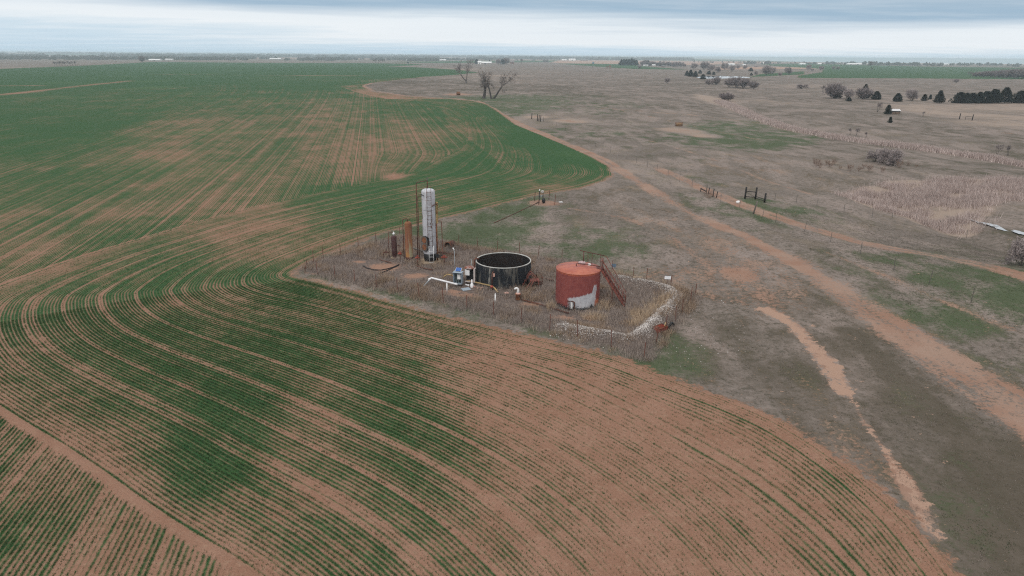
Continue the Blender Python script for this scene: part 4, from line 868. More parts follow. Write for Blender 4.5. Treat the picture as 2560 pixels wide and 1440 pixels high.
MB().tube([(.24, -.05, 1.35), (.62, -.08, 1.33)], .03, 8).tube([(.50, -.08, 1.33), (.48, -.1, .75), (.35, -.1, .55)], .025, 8).build('side_pipe', M['dark_rust'], t)
MB().tube([(-.5, -.05, .62), (-1.05, -.15, .62), (-1.12, -.18, .5), (-1.12, -.18, 0)], .045, 8).box((-.82, -.12, .66), (.2, .16, .16)).build('drain_pipe', M['dark_rust'], t)

# ------------------------------------------------------------------ red valves standing in the weeds
def valve(px, py, label, h=.75, arm=.28):
    B = ground_at(px, py); B.z = 0
    t = empty('pipe_valve', B, label, 'valve', 'red valves between the vessels', rz=random.uniform(-.4, .4))
    MB().tube([(0, 0, 0), (0, 0, h)], .045, 8).build('stem_pipe', M['pipe_brown'], t)
    MB().lathe([(0, -.13), (.07, -.13), (.09, -.06), (.11, 0), (.09, .06), (.07, .13), (0, .13)], (0, 0, h), 12, axis='X').tube([(-arm, 0, h), (arm, 0, h)], .05, 8).tube([(0, 0, h), (0, 0, h + .16)], .03, 8).build('valve_body', M['valve_red'], t)
    w = MB()
    ring = [(.13 * math.cos(k * math.pi / 8), .13 * math.sin(k * math.pi / 8), h + .17) for k in range(17)]
    w.tube(ring, .018, 5, cap=False).tube([(-.13, 0, h + .17), (.13, 0, h + .17)], .014, 5).tube([(0, -.13, h + .17), (0, .13, h + .17)], .014, 5)
    w.build('handwheel', M['valve_red'], t)
valve(1001, 655, 'red valve standing between the dark vessel and the rusty vessel', .85, .20)
valve(1044, 664, 'red valve on a post left of the white treater base', .80, .22)
valve(1111, 662, 'red valve on a post right of the white treater base', .78, .30)

# ------------------------------------------------------------------ loose pipes on and above the yard
def pipe(name, pts, r, mat, label, cat='pipe', group=None):
    c = Vector(pts[0]); c.z = 0
    o = MB().tube([Vector(p) - c for p in pts], r, 8).build(name, mat, None, loc=c); return tag(o, label, cat, group)
pipe('flow_pipe', [Lw(1093, 630, .22), Lw(1115, 633, .22), Lw(1140, 637, .20)], .10, M['dark_rust'], 'thick dark rusty pipe behind the white treater')
pipe('flow_pipe', [Lw(1032, 620, .35), Lw(1048, 624, .35), Lw(1060, 630, .35)], .08, M['post_grey'], 'grey pipe between the rusty vessel and the treater')
pipe('black_hose', [Lw(907, 664, .05), Lw(918, 670, .05), Lw(935, 674, .05), Lw(951, 675, .05), Lw(968, 672, .05), Lw(985, 667, .05), Lw(998, 661, .05)], .045, M['black'], 'curved black hose lying on bare red soil', 'hose')
pipe('black_hose', [Lw(944, 685, .05), Lw(965, 677, .05), Lw(998, 663, .05)], .04, M['black'], 'straight black hose crossing the curved hose', 'hose')
pipe('flow_pipe', [Lw(949, 649, .06), Lw(964, 653, .06), Lw(978, 657, .06)], .04, M['dark_rust'], 'thin dark pipe lying in the weeds left of the vessels')
pipe('flow_pipe', [Lw(1042, 665, .08), Lw(1062, 671, .08), Lw(1082, 675, .08)], .05, M['dark_rust'], 'dark pipe on the ground in front of the white treater')
pipe('flow_pipe', [Lw(1334, 690, .12), Lw(1360, 695, .12), Lw(1384, 701, .12)], .06, M['pipe_brown'], 'brown pipe running between the open tank and the red tank')
pipe('flow_pipe', [Lw(1304, 749, .10), Lw(1340, 758, .10), Lw(1370, 767, .10), Lw(1400, 776, .10), Lw(1422, 783, .10)], .055, M['dark_rust'], 'long dark pipe leading to the red tank foot')
pipe('flow_pipe', [Lw(1107, 696, .05), Lw(1112, 690, .35), Lw(1118, 686, .5), Lw(1125, 687, .48), Lw(1137, 690, .4)], .055, M['yellow_pipe'], 'bent yellow brown pipe behind the grey cabinet')
pipe('flow_pipe', [Lw(1166, 701, .25), Lw(1190, 706, .25), Lw(1212, 711, .25), Lw(1222, 713, .25), Lw(1233, 717, .28), Lw(1238, 722, .2), Lw(1245, 731, .05)], .065, M['yellow_pipe'], 'pale yellow pipe along the front of the open tank')
pipe('flow_pipe', [Lw(1240, 733, .05), Lw(1252, 736, .07), Lw(1275, 736, .07), Lw(1290, 728, .10)], .03, M['post_grey'], 'thin grey hose beside the gooseneck vent')
t = empty('pvc_pipe', Lw(1134, 711, 0), 'raised white plastic pipe sloping left of the grey cabinet', 'pipe')
bp = t.location
c1, c2 = Lw(1134, 706, .45) , Lw(1079, 695, .55); bx = [Lw(1143, 711, .40) - bp, c2 - bp, Lw(1074, 697, .52) - bp, Lw(1071.5, 702, .35) - bp]
MB().tube(bx, .085, 10).build('run', M['pvc'], t)
MB().lathe([(0, -.06), (.11, -.06), (.11, .06), (0, .06)], bx[2] + Vector((0, 0, -.02)), 12).build('elbow', M['pvc'], t)
MB().tube([bx[3], Lw(1056, 719, .03) - bp], .06, 8).build('hose_end', M['galv'], t)
for px, py, top, lab in ((1117.5, 733, .88, 'white stub post in front of the white plastic pipe'), (1238, 762, .92, 'white stub post in front of the open tank')):
    b = ground_at(px, py); b.z = 0; o = MB().tube([(0, 0, 0), (.01, 0, top)], .055, 10).lathe([(0, 0), (.06, 0), (.06, .03), (.03, .06), (0, .065)], (.01, 0, top), 10).build('stub_post', M['white'], None, loc=b); tag(o, lab, 'post')
b = ground_at(1137, 690); b.z = 0; t = empty('antenna_pole', b, 'thin grey pole with white tip behind the grey cabinet', 'pole')
MB().tube([(0, 0, 0), (0, 0, 2.5)], .022, 6).build('pole', M['galv'], t); MB().tube([(0, 0, 2.48), (-.12, 0, 2.72)], .05, 8).build('tip', M['white'], t)
b = ground_at(1179, 695); b.z = 0; t = empty('antenna_pole', b, 'thin grey pole left of the open tank rim', 'pole')
MB().tube([(0, 0, 0), (0, 0, 1.75)], .024, 6).build('pole', M['galv'], t); MB().tube([(0, 0, 1.75), (0, 0, 1.82)], .035, 6).build('cap', M['galv'], t)

# drum
b = ground_at(1126, 622); b.z = 0; t = empty('rusty_drum', b, 'rusty open pipe section lying near the back fence', 'drum', rz=math.radians(-28))
MB().lathe([(.36, -.5), (.40, -.5), (.40, .5), (.36, .5), (.36, -.5)], (0, 0, .42), 24, axis='Y').build('shell', M['dark_rust'], t)
MB().lathe([(.40, -.52), (.43, -.52), (.43, -.46), (.40, -.46)], (0, 0, .42), 24, axis='Y').build('rim', M['rust'], t)
MB().lathe([(0, .42), (.36, .42)], (0, 0, .42), 20, axis='Y').build('end_plate', M['black'], t)

# ------------------------------------------------------------------ open black tank
B = Vector((-0.8, 59.45, 0)); R = 2.5; Hh = 1.92
t = empty('open_tank', B, 'wide open black tank with white rim and pale streaks', 'tank')
MB().lathe([(R, 0), (R, Hh)], n=72).build('side_wall', M['stave'], t)
MB().lathe([(R - .06, Hh), (R - .06, .05)], n=72).build('inner_wall', M['tank_in'], t)
MB().lathe([(R - .07, .22), (0.001, .20)], n=48).build('floor', M['tank_in'], t)
MB().lathe([(R - .07, Hh - .02), (R - .07, Hh + .035), (R + .012, Hh + .04), (R + .022, Hh + .01), (R + .02, Hh - .03), (R + .002, Hh - .04)], n=72).build('rim', M['rim'], t)
MB().add([(-1.9, .9, 1.45), (-1.25, 1.5, .25), (-1.15, -.4, .25), (-1.82, .86, 1.45), (-1.17, 1.46, .25), (-1.07, -.44, .25)], [(0, 1, 2), (5, 4, 3), (0, 3, 4, 1), (1, 4, 5, 2), (2, 5, 3, 0)]).build('baffle_plate', M['black'], t)
for k in range(26):
    pass
db = MB()
for k in range(30): db.box((-1.0 + random.gauss(0, .45), -.75 + random.gauss(0, .22), .26), (random.uniform(.05, .22), random.uniform(.05, .12), .07), rz=random.uniform(0, 3))
o = db.build('floor_debris', M['rust'], t); o['kind'] = 'stuff'
for k in range(22):                              # riveted wall seams
    a = 2 * math.pi * (k + .3) / 22; MB().box(((R + .012) * math.cos(a), (R + .012) * math.sin(a), .93), (.03, .05, 1.80), rz=a).build('stave_strip', M['stave'], t) if k % 2 == 0 else None
MB().tube([(-2.66, -.25, 0), (-2.60, -.22, 2.02), (-2.50, -.2, 2.10), (-2.2, -.15, 2.07)], .085, 10).build('fill_pipe', M['dark_rust'], t)
MB().tube([(-.95, -2.72, 0), (-.95, -2.70, 1.42), (-.90, -2.6, 1.56), (-.80, -2.45, 1.60)], .045, 8).build('drain_pipe', M['dark_rust'], t)
MB().box((-.80, -2.56, 1.32), (.18, .05, .30)).build('faded_plate', M['pink'], t)
MB().lathe([(0, -.12), (.11, -.12), (.13, -.03), (.13, .03), (.11, .12), (0, .12)], (-.98, -2.78, .30), 12, axis='X').build('flange', M['valve_red'], t)
# broken stair frame beside it
B = Vector((1.75, 57.75, 0)); t = empty('stair_frame', B, 'broken red metal stair frame beside the open tank', 'stairs')
mb = MB()
for y in (-.35, .35): mb.tube([(-.9, y, .0), (-.15, y, 1.35)], .035, 6)
mb.build('stringer', M['stair_red'], t)
MB().tube([(-.15, -.35, 1.35), (.85, -.35, .25)], .03, 6).tube([(-.15, .35, 1.35), (1.05, .45, .05)], .035, 6).build('brace', M['stair_red'], t)
MB().tube([(.45, .45, .2), (.45, .45, 1.45), (.98, .45, .75), (1.02, .45, .05)], .028, 6).build('handrail', M['stair_red'], t)
MB().tube([(-.75, -.4, .15), (-.10, -.4, 1.75), (.55, -.4, .9)], .026, 6).build('handrail', M['stair_dark'], t)
for k in range(4): MB().box((-.72 + k * .17, 0, .3 + k * .28), (.2, .72, .035)).build('tread', M['stair_dark'], t)
MB().box((.25, 0, .62), (.85, .75, .04)).build('platform', M['stair_red'], t)
MB().tube([(-.25, -.4, 0), (.15, -.38, .62)], .03, 6).tube([(.62, -.36, 0), (.60, -.36, .62)], .03, 6).tube([(-.1, .36, 0), (-.1, .36, .62)], .03, 6).tube([(-.6, -.9, .02), (-.05, -.42, .62)], .025, 6).tube([(-.2, -.95, .02), (.2, -.45, .75)], .025, 6).build('support', M['stair_red'], t)
MB().tube([(.3, .2, .35), (.9, .3, .33)], .05, 6).tube([(.25, -.1, .2), (.85, .1, .2)], .04, 6).build('cross_pipe', M['dark_rust'], t)

# ------------------------------------------------------------------ red tank with stairs
B = Vector((5.45, 53.65, 0)); R = 1.82; Hh = 3.02
t = empty('red_storage_tank', B, 'round red storage tank with flaking white patch', 'tank')
MB().lathe([(R, 0), (R, Hh)], n=72).build('side_wall', M['red_tank'], t)
for z in (1.02, 2.02): MB().lathe([(R, z - .012), (R + .008, z - .006), (R + .008, z + .006), (R, z + .012)], n=72).build('weld_seam', M['red_tank'], t)
for k, (z0_, z1_) in enumerate(((0.02, 1.0), (1.03, 2.0), (2.03, 2.98))):
    for q_ in range(3): a = -2.0 + k * .55 + q_ * 1.15; MB().box((R * math.sin(a), -R * math.cos(a), (z0_ + z1_) / 2), (.022, .014, z1_ - z0_), rz=a).build('weld_seam', M['red_tank'], t)
MB().lathe([(R + .03, Hh - .03), (R + .03, Hh + .01), (.9, Hh + .14), (.001, Hh + .24)], n=64).build('roof', M['red_roof'], t)
MB().lathe([(0, Hh + .16), (.30, Hh + .16), (.30, Hh + .34), (.24, Hh + .38), (0, Hh + .39)], (.32, .55, 0), 20).build('hatch', M['hatch'], t)
MB().lathe([(0, Hh + .1), (.14, Hh + .1), (.16, Hh + .20), (.10, Hh + .28), (0, Hh + .29)], (.92, .30, 0), 14).build('vent', M['white'], t)
MB().tube([(-.20, -.15, Hh + .15), (-.20, -.15, Hh + .42), (-.14, -.15, Hh + .46), (1.72, -.25, Hh + .22)], .035, 8).build('roof_pipe', M['stair_dark'], t)
MB().tube([(-.85, -1.95, 0), (-.85, -1.95, .78)], .04, 8).tube([(-1.0, -1.95, .80), (-.62, -1.93, .80)], .035, 8).tube([(-.42, -1.98, 0), (-.42, -1.98, .72), (-.48, -1.98, .76), (-.62, -1.8, .76)], .055, 8).build('drain_valve', M['dark_rust'], t)
MB().box((-.62, -1.86, .42), (.14, .06, .55)).build('level_gauge', M['white'], t)
MB().tube([(1.02, -1.60, .08), (1.02, -1.60, .42)], .06, 8).build('outlet_stub', M['black'], t)
MB().lathe([(R, .0), (R + .06, .0), (R + .05, .07), (R, .08)], n=48).build('base_ring', M['black'], t)
# stairs: run along +X from the roof edge
t = empty('tank_stairs', Vector((9.28, 53.12, 0)), 'steep rusty red stairs with handrails beside the red tank', 'stairs', rz=math.radians(-13))
S0, S1 = Vector((-1.98, 0, 3.0)), Vector((0.04, 0, 0.0))
for y in (-.40, .40):
    MB().add([S0 + Vector((-.04, y - .02, -.10)), S0 + Vector((.04, y - .02, .10)), S1 + Vector((.10, y - .02, .06)), S1 + Vector((-.02, y - .02, 0)), S0 + Vector((-.04, y + .02, -.10)), S0 + Vector((.04, y + .02, .10)), S1 + Vector((.10, y + .02, .06)), S1 + Vector((-.02, y + .02, 0))],
             [(3, 2, 1, 0), (4, 5, 6, 7), (0, 1, 5, 4), (1, 2, 6, 5), (2, 3, 7, 6), (3, 0, 4, 7)]).build('stringer', M['stair_red'], t)
tr = None
for k in range(11):
    p = S0.lerp(S1, (k + .8) / 11.8)
    if tr is None: tr = MB().box((0, 0, 0), (.20, .76, .03)).box((.09, 0, -.03), (.02, .76, .06)).build('tread', M['stair_dark'], t, loc=p)
    else: o = tr.copy(); COL.objects.link(o); o.location = p
up = Vector((0, 0, .95))
for y, m_ in ((-.42, 'stair_red'), (.42, 'stair_red')):
    Y_ = Vector((0, y, 0)); f_ = MB()
    f_.tube([S0 + Y_ + up + Vector((-.02, 0, .06)), S0 + Y_ + up + Vector((.30, 0, .0)) if y > 0 else S0 + Y_ + up * .95, S1 + Y_ + up + Vector((.05, 0, 0)), S1 + Y_ + Vector((.05, 0, 0))], .026, 6)
    f_.tube([S0 + Y_ + up * .5, S1 + Y_ + up * .5], .018, 6)
    f_.build('handrail', M[m_], t)
    for k in range(6):
        p = S0.lerp(S1, k / 5.5) + Y_; MB().tube([p, p + up], .018, 6).build('baluster', M[m_], t)
MB().box((-2.35, 0, 3.06), (1.0, .66, .04)).build('platform', M['stair_dark'], t)
MB().tube([(-3.85, .36, 4.32), (-3.5, .36, 4.25), (-1.86, .36, 4.02)], .032, 6).tube([(-3.55, .36, 3.2), (-3.55, .36, 4.25)], .04, 6).tube([(-2.85, .36, 3.2), (-2.85, .36, 4.16)], .022, 6).tube([(-2.15, .36, 3.1), (-2.15, .36, 4.05)], .022, 6).tube([(-2.5, .36, 3.55), (-1.86, .36, 3.5)], .018, 6).build('walkway_rail', M['stair_dark'], t)
MB().tube([(-1.86, -.35, 3.0), (-1.86, -.35, 4.0)], .032, 6).build('rail_post', M['stair_dark'], t)
MB().tube([(-.95, -.33, .02), (-1.05, -.33, 1.6)], .025, 6).tube([(-1.0, .33, .02), (-1.05, .33, 1.6)], .025, 6).tube([(-1.86, .2, 2.2), (-1.55, .2, 2.35)], .03, 6).build('support', M['stair_red'], t)

# ------------------------------------------------------------------ electrical cabinets
B = ground_at(1146, 714); B.z = 0
t = empty('control_cabinet', B, 'grey blue electrical cabinet with open front on legs', 'cabinet', rz=math.radians(-14))
w_, d_, h_, z0 = .78, .55, 1.05, .22
cb = MB()
cb.box((-w_ / 2 + .015, 0, z0 + h_ / 2), (.03, d_, h_)).box((w_ / 2 - .015, 0, z0 + h_ / 2), (.03, d_, h_)).box((0, d_ / 2 - .015, z0 + h_ / 2), (w_ - .062, .028, h_ - .004)).box((0, 0, z0 + .015), (w_ - .062, d_ - .004, .03))
cb.build('housing', M['cabinet'], t)
MB().box((0, -.02, z0 + h_ + .02), (w_ + .06, d_ + .10, .04)).build('roof', M['cabinet'], t)
MB().box((0, d_ / 2 - .04, z0 + h_ / 2), (w_ - .07, .012, h_ - .08)).build('back_panel', M['cabinet_dark'], t)
MB().box((.08, .05, z0 + .62), (.30, .22, .44)).build('meter_box', M['white'], t)
MB().box((.12, .02, z0 + .22), (.10, .1, .26)).box((-.1, .02, z0 + .16), (.06, .06, .22)).build('wiring', M['black'], t)
for x in (-.36, .36):
    for y in (-.24, .24): MB().tube([(x, y, 0), (x, y, .48)], .02, 6).build('leg', M['black'], t)
B2 = B + Vector((.02, .02, 1.34))
t = empty('solar_panel', B2, 'small tilted blue solar panel on the cabinet roof', 'panel', rz=math.radians(-14))
MB().box((-.02, .12, .13), (.52, .03, .40), rx=math.radians(-58)).build('panel', M['blue'], t)
MB().box((.24, .12, .13), (.02, .035, .42), rx=math.radians(-58)).box((-.28, .12, .13), (.02, .035, .42), rx=math.radians(-58)).build('frame', M['white'], t)
MB().tube([(0, .22, -.03), (0, .16, .14)], .02, 6).build('bracket', M['galv'], t)
B = Vector((B.x + 1.02, B.y + .55, 0))
t = empty('meter_cabinet', B, 'open pale beige meter cabinet with rusty round lid behind', 'cabinet', rz=math.radians(-10))
MB().box((.44, 0, .85), (.12, .55, 1.25)).box((-.02, .27, .85), (.80, .04, 1.2)).box((-.02, 0, .24), (.80, .5, .03)).build('housing', M['beige'], t)
MB().box((-.02, .22, .85), (.76, .03, 1.1)).build('back_panel', M['black'], t)
MB().box((-.22, -.08, 1.10), (.42, .26, .50)).build('meter_box', M['white'], t)
MB().lathe([(0, 1.45), (.46, 1.45), (.48, 1.49), (.40, 1.56), (.15, 1.60), (0, 1.60)], (-.05, .12, 0), 24).build('lid', M['roof_rust'], t)
MB().tube([(.5, .1, 0), (.5, .1, .6)], .03, 6).tube([(-.38, .1, 0), (-.38, .1, .4)], .03, 6).build('leg', M['black'], t)
b = Lw(1165, 724, 0); o = MB().box((0, 0, .045), (.75, .62, .035), rz=.45, rx=.04).box((0, 0, .07), (.66, .53, .014), rz=.45, rx=.04).build('metal_lid', M['cabinet'], None, loc=b); tag(o, 'flat grey metal lid lying in front of the cabinet', 'lid')
t = empty('pvc_fitting', Lw(1180, 719, 0), 'upright white plastic pipe fitting beside the flat lid', 'fitting')
MB().tube([(0, 0, 0), (0, 0, .75)], .055, 10).build('pipe', M['pvc'], t); MB().lathe([(0, 0), (.14, 0), (.15, .05), (.13, .35), (.08, .40), (0, .41)], n=14).build('sleeve', M['pvc'], t)
for k, (px, py, lab, mt) in enumerate([(1172, 715, 'white plastic scraps heaped beside the cabinet leg', 'pvc'), (1186, 719, 'pink plastic scraps right of the upright fitting', 'pink'), (1197, 722, 'small pale pink scrap nearest the open tank', 'pink')]):
    mb = MB()
    for q_ in range(8 - 2 * k): mb.box((random.gauss(0, .16), random.gauss(0, .10), random.uniform(.04, .14)), (random.uniform(.1, .3), random.uniform(.05, .10), .05), rz=random.uniform(0, 3), ry=random.uniform(-.5, .5))
    tag(mb.build('plastic_scrap', M[mt], None, loc=Lw(px, py, 0)), lab, 'scrap')
# gooseneck vent
b = ground_at(1295, 749); b.z = 0; t = empty('gooseneck_vent', b, 'white gooseneck vent on a rusty red pipe base', 'vent')
MB().lathe([(0, 0), (.20, 0), (.22, .05), (.20, .42), (.25, .45), (.25, .52), (0, .52)], n=18).build('base_pipe', M['rust'], t)
MB().tube([(0, 0, .5), (0, 0, .85), (-.03, -.01, .97), (-.12, -.02, 1.03), (-.24, -.03, 1.0), (-.27, -.03, .92)], [.13, .10, .09, .09, .085, .085], 10).build('gooseneck', M['white'], t)
MB().lathe([(0, .52), (.2, .52), (.2, .60), (0, .61)], n=16).build('flange', M['pink'], t)
o = MB().lathe([(0, -.22), (.07, -.22), (.1, -.1), (.12, 0), (.1, .1), (.07, .22), (0, .22)], (0, 0, .14), 12, axis='X').tube([(0, 0, .14), (0, 0, .30)], .03, 6).build('pipe_coupling', M['pink'], None, loc=Lw(1267, 737, 0)); tag(o, 'pale pink pipe coupling left of the gooseneck vent', 'coupling')
# slab, signs, corner debris
o = MB().box((0, 0, .07), (.75, .5, .10), rz=-.25, rx=.05).box((.05, .02, .125), (.5, .3, .02), rz=-.25).build('concrete_slab', M['concrete'], None, loc=ground_at(1592, 711)); tag(o, 'pale flat concrete slab near the back fence', 'slab')
b = ground_at(1667, 722); t = empty('lease_sign', b, 'white rectangular sign board on three thin posts', 'sign', rz=math.radians(-8))
MB().box((0, 0, .82), (.55, .025, .36)).build('board', M['sign'], t); MB().box((0, -.016, .99), (.58, .02, .03)).box((0, -.016, .65), (.58, .02, .03)).build('frame', M['post_grey'], t)
for x in (-.28, 0, .28): MB().tube([(x, .03, -.1), (x, .03, 1.02 + (.15 if x == 0 else 0))], .018, 6).build('post', M['post'], t)
b = ground_at(1530, 688); t = empty('warning_sign', b, 'small blue grey sign hung on the back fence', 'sign')
MB().box((.12, 0, .85), (.42, .02, .34), rz=.1).build('board', M['sign_blue'], t); MB().box((.0, -.016, .85), (.03, .02, .36)).build('strip', M['black'], t)
b = ground_at(1650, 832); t = empty('scrap_trough', b, 'rusty red broken trough at the fence corner', 'trough', rz=math.radians(38))
MB().add([(-.5, -.22, .05), (.5, -.22, .05), (.5, -.30, .40), (-.5, -.30, .40), (-.5, .22, .05), (.5, .22, .05), (.5, .30, .40), (-.5, .30, .40)], [(0, 1, 2, 3), (5, 4, 7, 6), (4, 5, 1, 0), (4, 0, 3, 7), (1, 5, 6, 2)]).build('shell', M['valve_red'], t)
MB().tube([(-.5, -.30, .40), (.5, -.30, .40), (.5, .30, .40), (-.5, .30, .40), (-.5, -.30, .40)], .025, 6).build('rim', M['rust'], t)
MB().tube([(.35, -.1, .35), (.6, .05, .55)], .04, 6).build('handle', M['yellow_pipe'], t)
b = ground_at(1676, 822); t = empty('torn_tyre', b, 'black torn tyre strip hanging by the fence', 'tyre', rz=math.radians(45))
ring = [(.42 * math.cos(q_), .10 * math.sin(q_ * 2), .22 + .20 * math.sin(q_)) for q_ in [k * math.pi / 9 - .3 for k in range(13)]]
MB().tube(ring, [.05, .07, .08, .08, .07, .08, .08, .08, .07, .08, .08, .06, .04], 7).build('tread', M['black'], t)
MB().tube([(-.3, .1, .05), (.1, .14, .12), (.45, .05, .3)], .03, 6).build('sidewall', M['post_grey'], t)

# ------------------------------------------------------------------ yard fence: steel posts and woven wire
def t_post(h=1.32, r=.023): return MB().box((0, 0, h / 2), (r * 2.2, r * .7, h)).box((0, -r * .9, h / 2), (r * .7, r * 1.6, h)).box((0, -r, h - .05), (r * 2.6, r, .05))
t = empty('yard_fence', Vector((*FENCE_XY[0], 0)), 'rusty steel post and woven wire fence around the tank yard', 'fence')
O0 = t.location.copy()
pm = t_post().build('post', M['post'], t); pm.location = (0, 0, 0)
pts3 = [Vector((x, y, H1(x, y))) for x, y in FENCE_XY]
skip_w = {20, 21}
for i, p in enumerate(pts3):
    o = pm if i == 0 else pm.copy()
    if i: COL.objects.link(o)
    o.location = p - O0 - Vector((0, 0, .05)); o.rotation_euler = (random.gauss(0, .035), random.gauss(0, .035), random.uniform(0, 6)); o.scale = (1, 1, random.uniform(.88, 1.08))
pm.rotation_euler = (0, math.radians(13), 0)
for i, p in enumerate(pts3):
    q_ = pts3[(i + 1) % len(pts3)]; mb = MB(); L_ = (q_ - p).length; n = max(2, int(L_ / .17)); sag = random.uniform(0, .06)
    def wp(tt, h): return p.lerp(q_, tt) + Vector((0, 0, h - sag * 4 * tt * (1 - tt) * (h / 1.1))) - O0
    for h in (.06, .24, .42, .62, .84, 1.06): mb.tube([wp(0, h), wp(.5, h), wp(1, h)], .004, 3, cap=False)
    for k in range(n): tt = (k + .5) / n; mb.tube([wp(tt, .05), wp(tt, 1.07)], .0032, 3, cap=False)
    mb.build('wire_panel', M['wire'], t)

# ------------------------------------------------------------------ wellhead
B = ground_at(1355, 508); t = empty('wellhead', B, 'dark wellhead with pale wheel valve on a red soil pad', 'wellhead')
MB().tube([(-.42, -.05, 0), (-.40, 0, 1.62)], .06, 8).tube([(-.40, 0, 1.62), (-.38, 0, 1.86)], .05, 8).build('casing_pipe', M['black'], t)
MB().box((-.38, -.02, 1.86), (.14, .1, .22), ry=.3).build('cap', M['white'], t)
MB().tube([(.12, 0, 0), (.12, 0, 1.55)], .05, 8).tube([(-.38, 0, 1.42), (.12, 0, 1.50)], .035, 8).tube([(-.38, 0, .95), (.12, 0, .97)], .03, 8).build('tubing', M['black'], t)
ring = [(.02 + .20 * math.cos(k * math.pi / 8), -.08 - .05 * math.sin(k * math.pi / 8), 1.66 + .13 * math.sin(k * math.pi / 8)) for k in range(17)]
MB().tube(ring, .035, 6, cap=False).tube([(-.18, -.08, 1.66), (.22, -.08, 1.66)], .025, 6).build('wheel_valve', M['white'], t)
MB().lathe([(0, -.12), (.06, -.12), (.08, 0), (.06, .12), (0, .12)], (-.1, -.03, 1.0), 10, axis='X').build('gate_valve', M['galv'], t)
MB().lathe([(0, .05), (.16, .08), (.24, .25), (.26, .45), (.20, .62), (.10, .75), (0, .78)], (.22, -.12, 0), 14).build('stuffing_box', M['black'], t)
MB().tube([(-.4, -.05, .22), (-.75, -.35, .12), (-.75, -.35, 0)], .05, 8).build('outlet', M['black'], t)
for px, py, h, lab in ((1336, 503, 1.35, 'leaning dark post left of the wellhead'), (1346, 512, .75, 'short dark post in front of the wellhead'), (1372, 499, 1.35, 'leaning dark post behind and right of the wellhead'), (1386.5, 512, 1.45, 'rusty post right of the wellhead')):
    o = t_post(h, .034).build('guard_post', M['post'] if 'rusty' in lab else M['dark_rust'], None, loc=ground_at(px, py)); o.rotation_euler = (0, .09, .4); tag(o, lab, 'post', 'posts around the wellhead')
o = MB().box((0, 0, .05), (.5, .4, .05), rz=.3).box((0, 0, .085), (.4, .3, .02), rz=.3).build('white_lid', M['white'], None, loc=ground_at(1402, 506)); tag(o, 'white flat lid lying right of the wellhead', 'lid')
fl = [(1343, 508), (1330, 514), (1315, 521), (1290, 533), (1262, 546), (1235, 558), (1205, 572), (1180, 582)]
pipe('flow_line', [Vector((*P(*p), H1(*P(*p)) + .04)) for p in fl[:6]], .045, M['dark_rust'], 'long rusty flow line running from the wellhead towards the yard')
# ------------------------------------------------------------------ trees and shrubs
def tube_np(V_, F_, p0, p1, r0, r1, n):
    d = p1 - p0; L_ = np.linalg.norm(d); d = d / max(L_, 1e-9)
    up = np.array([0, 0, 1.0]) if abs(d[2]) < .9 else np.array([1.0, 0, 0])
    a = np.cross(d, up); a /= np.linalg.norm(a); b = np.cross(a, d); base = len(V_)
    for p, r in ((p0, r0), (p1, r1)):
        for j in range(n):
            q = 2 * math.pi * j / n; V_.append(p + (a * math.cos(q) + b * math.sin(q)) * r)
    for j in range(n): F_.append((base + j, base + (j + 1) % n, base + n + (j + 1) % n, base + n + j))
def grow(rg, tv, tf, cv, cf, p, d, L_, r, lvl, maxl, spread, twig_w, droop, kids, low=False):
    """branching: levels 0-1 go to the trunk mesh, finer ones to the crown mesh"""
    nseg = 3 if lvl < 2 else 2; V_, F_ = (tv, tf) if lvl < 2 else (cv, cf)
    n = 6 if lvl == 0 else (5 if lvl == 1 else 3)
    for s in range(nseg):
        d2 = d + rg.normal(0, .16 + .05 * lvl, 3); d2[2] += (.10 if lvl > 0 else .05) - droop * lvl * .06; d2 /= np.linalg.norm(d2)
        p2 = p + d2 * L_ / nseg; r2 = r * (.80 if lvl < 3 else .6)
        tube_np(V_, F_, p, p2, r, r2, n)
        if lvl < maxl and (s > 0 or lvl > 0 or low):
            for _ in range(kids if lvl > 0 else max(1, kids - 1)):
                ax = rg.normal(0, 1, 3); ax -= ax.dot(d2) * d2; ax /= np.linalg.norm(ax)
                dd = d2 * math.cos(spread) + ax * math.sin(spread); grow(rg, tv, tf, cv, cf, p2, dd, L_ * rg.uniform(.48, .74), r2 * .6, lvl + 1, maxl, spread * rg.uniform(.85, 1.15), twig_w, droop, kids, low)
        elif lvl >= maxl:
            for _ in range(3):                    # fine twigs: slim three sided spikes
                ax = rg.normal(0, .6, 3) + d2; ax /= np.linalg.norm(ax); tl = L_ * rg.uniform(.35, .8)
                side = np.cross(ax, rg.normal(0, 1, 3)); side /= np.linalg.norm(side); b = len(cv)
                cv.append(p2 - side * twig_w); cv.append(p2 + side * twig_w); cv.append(p2 + ax * tl); cf.append((b, b + 1, b + 2))
        p, d, r = p2, d2, r2
def mesh_tri(name, V_, F_, mat):
    me = bpy.data.meshes.new(name); me.from_pydata([tuple(v) for v in V_], [], F_); me.materials.append(mat); me.update(); return me
def norm_h(tv, cv):
    """scale a plant to height 1 with its foot at the origin"""
    A = np.array(list(tv) + list(cv)); h = np.percentile(A[:, 2], 99.6)
    return [np.array(v) / h for v in tv], [np.array(v) / h for v in cv]
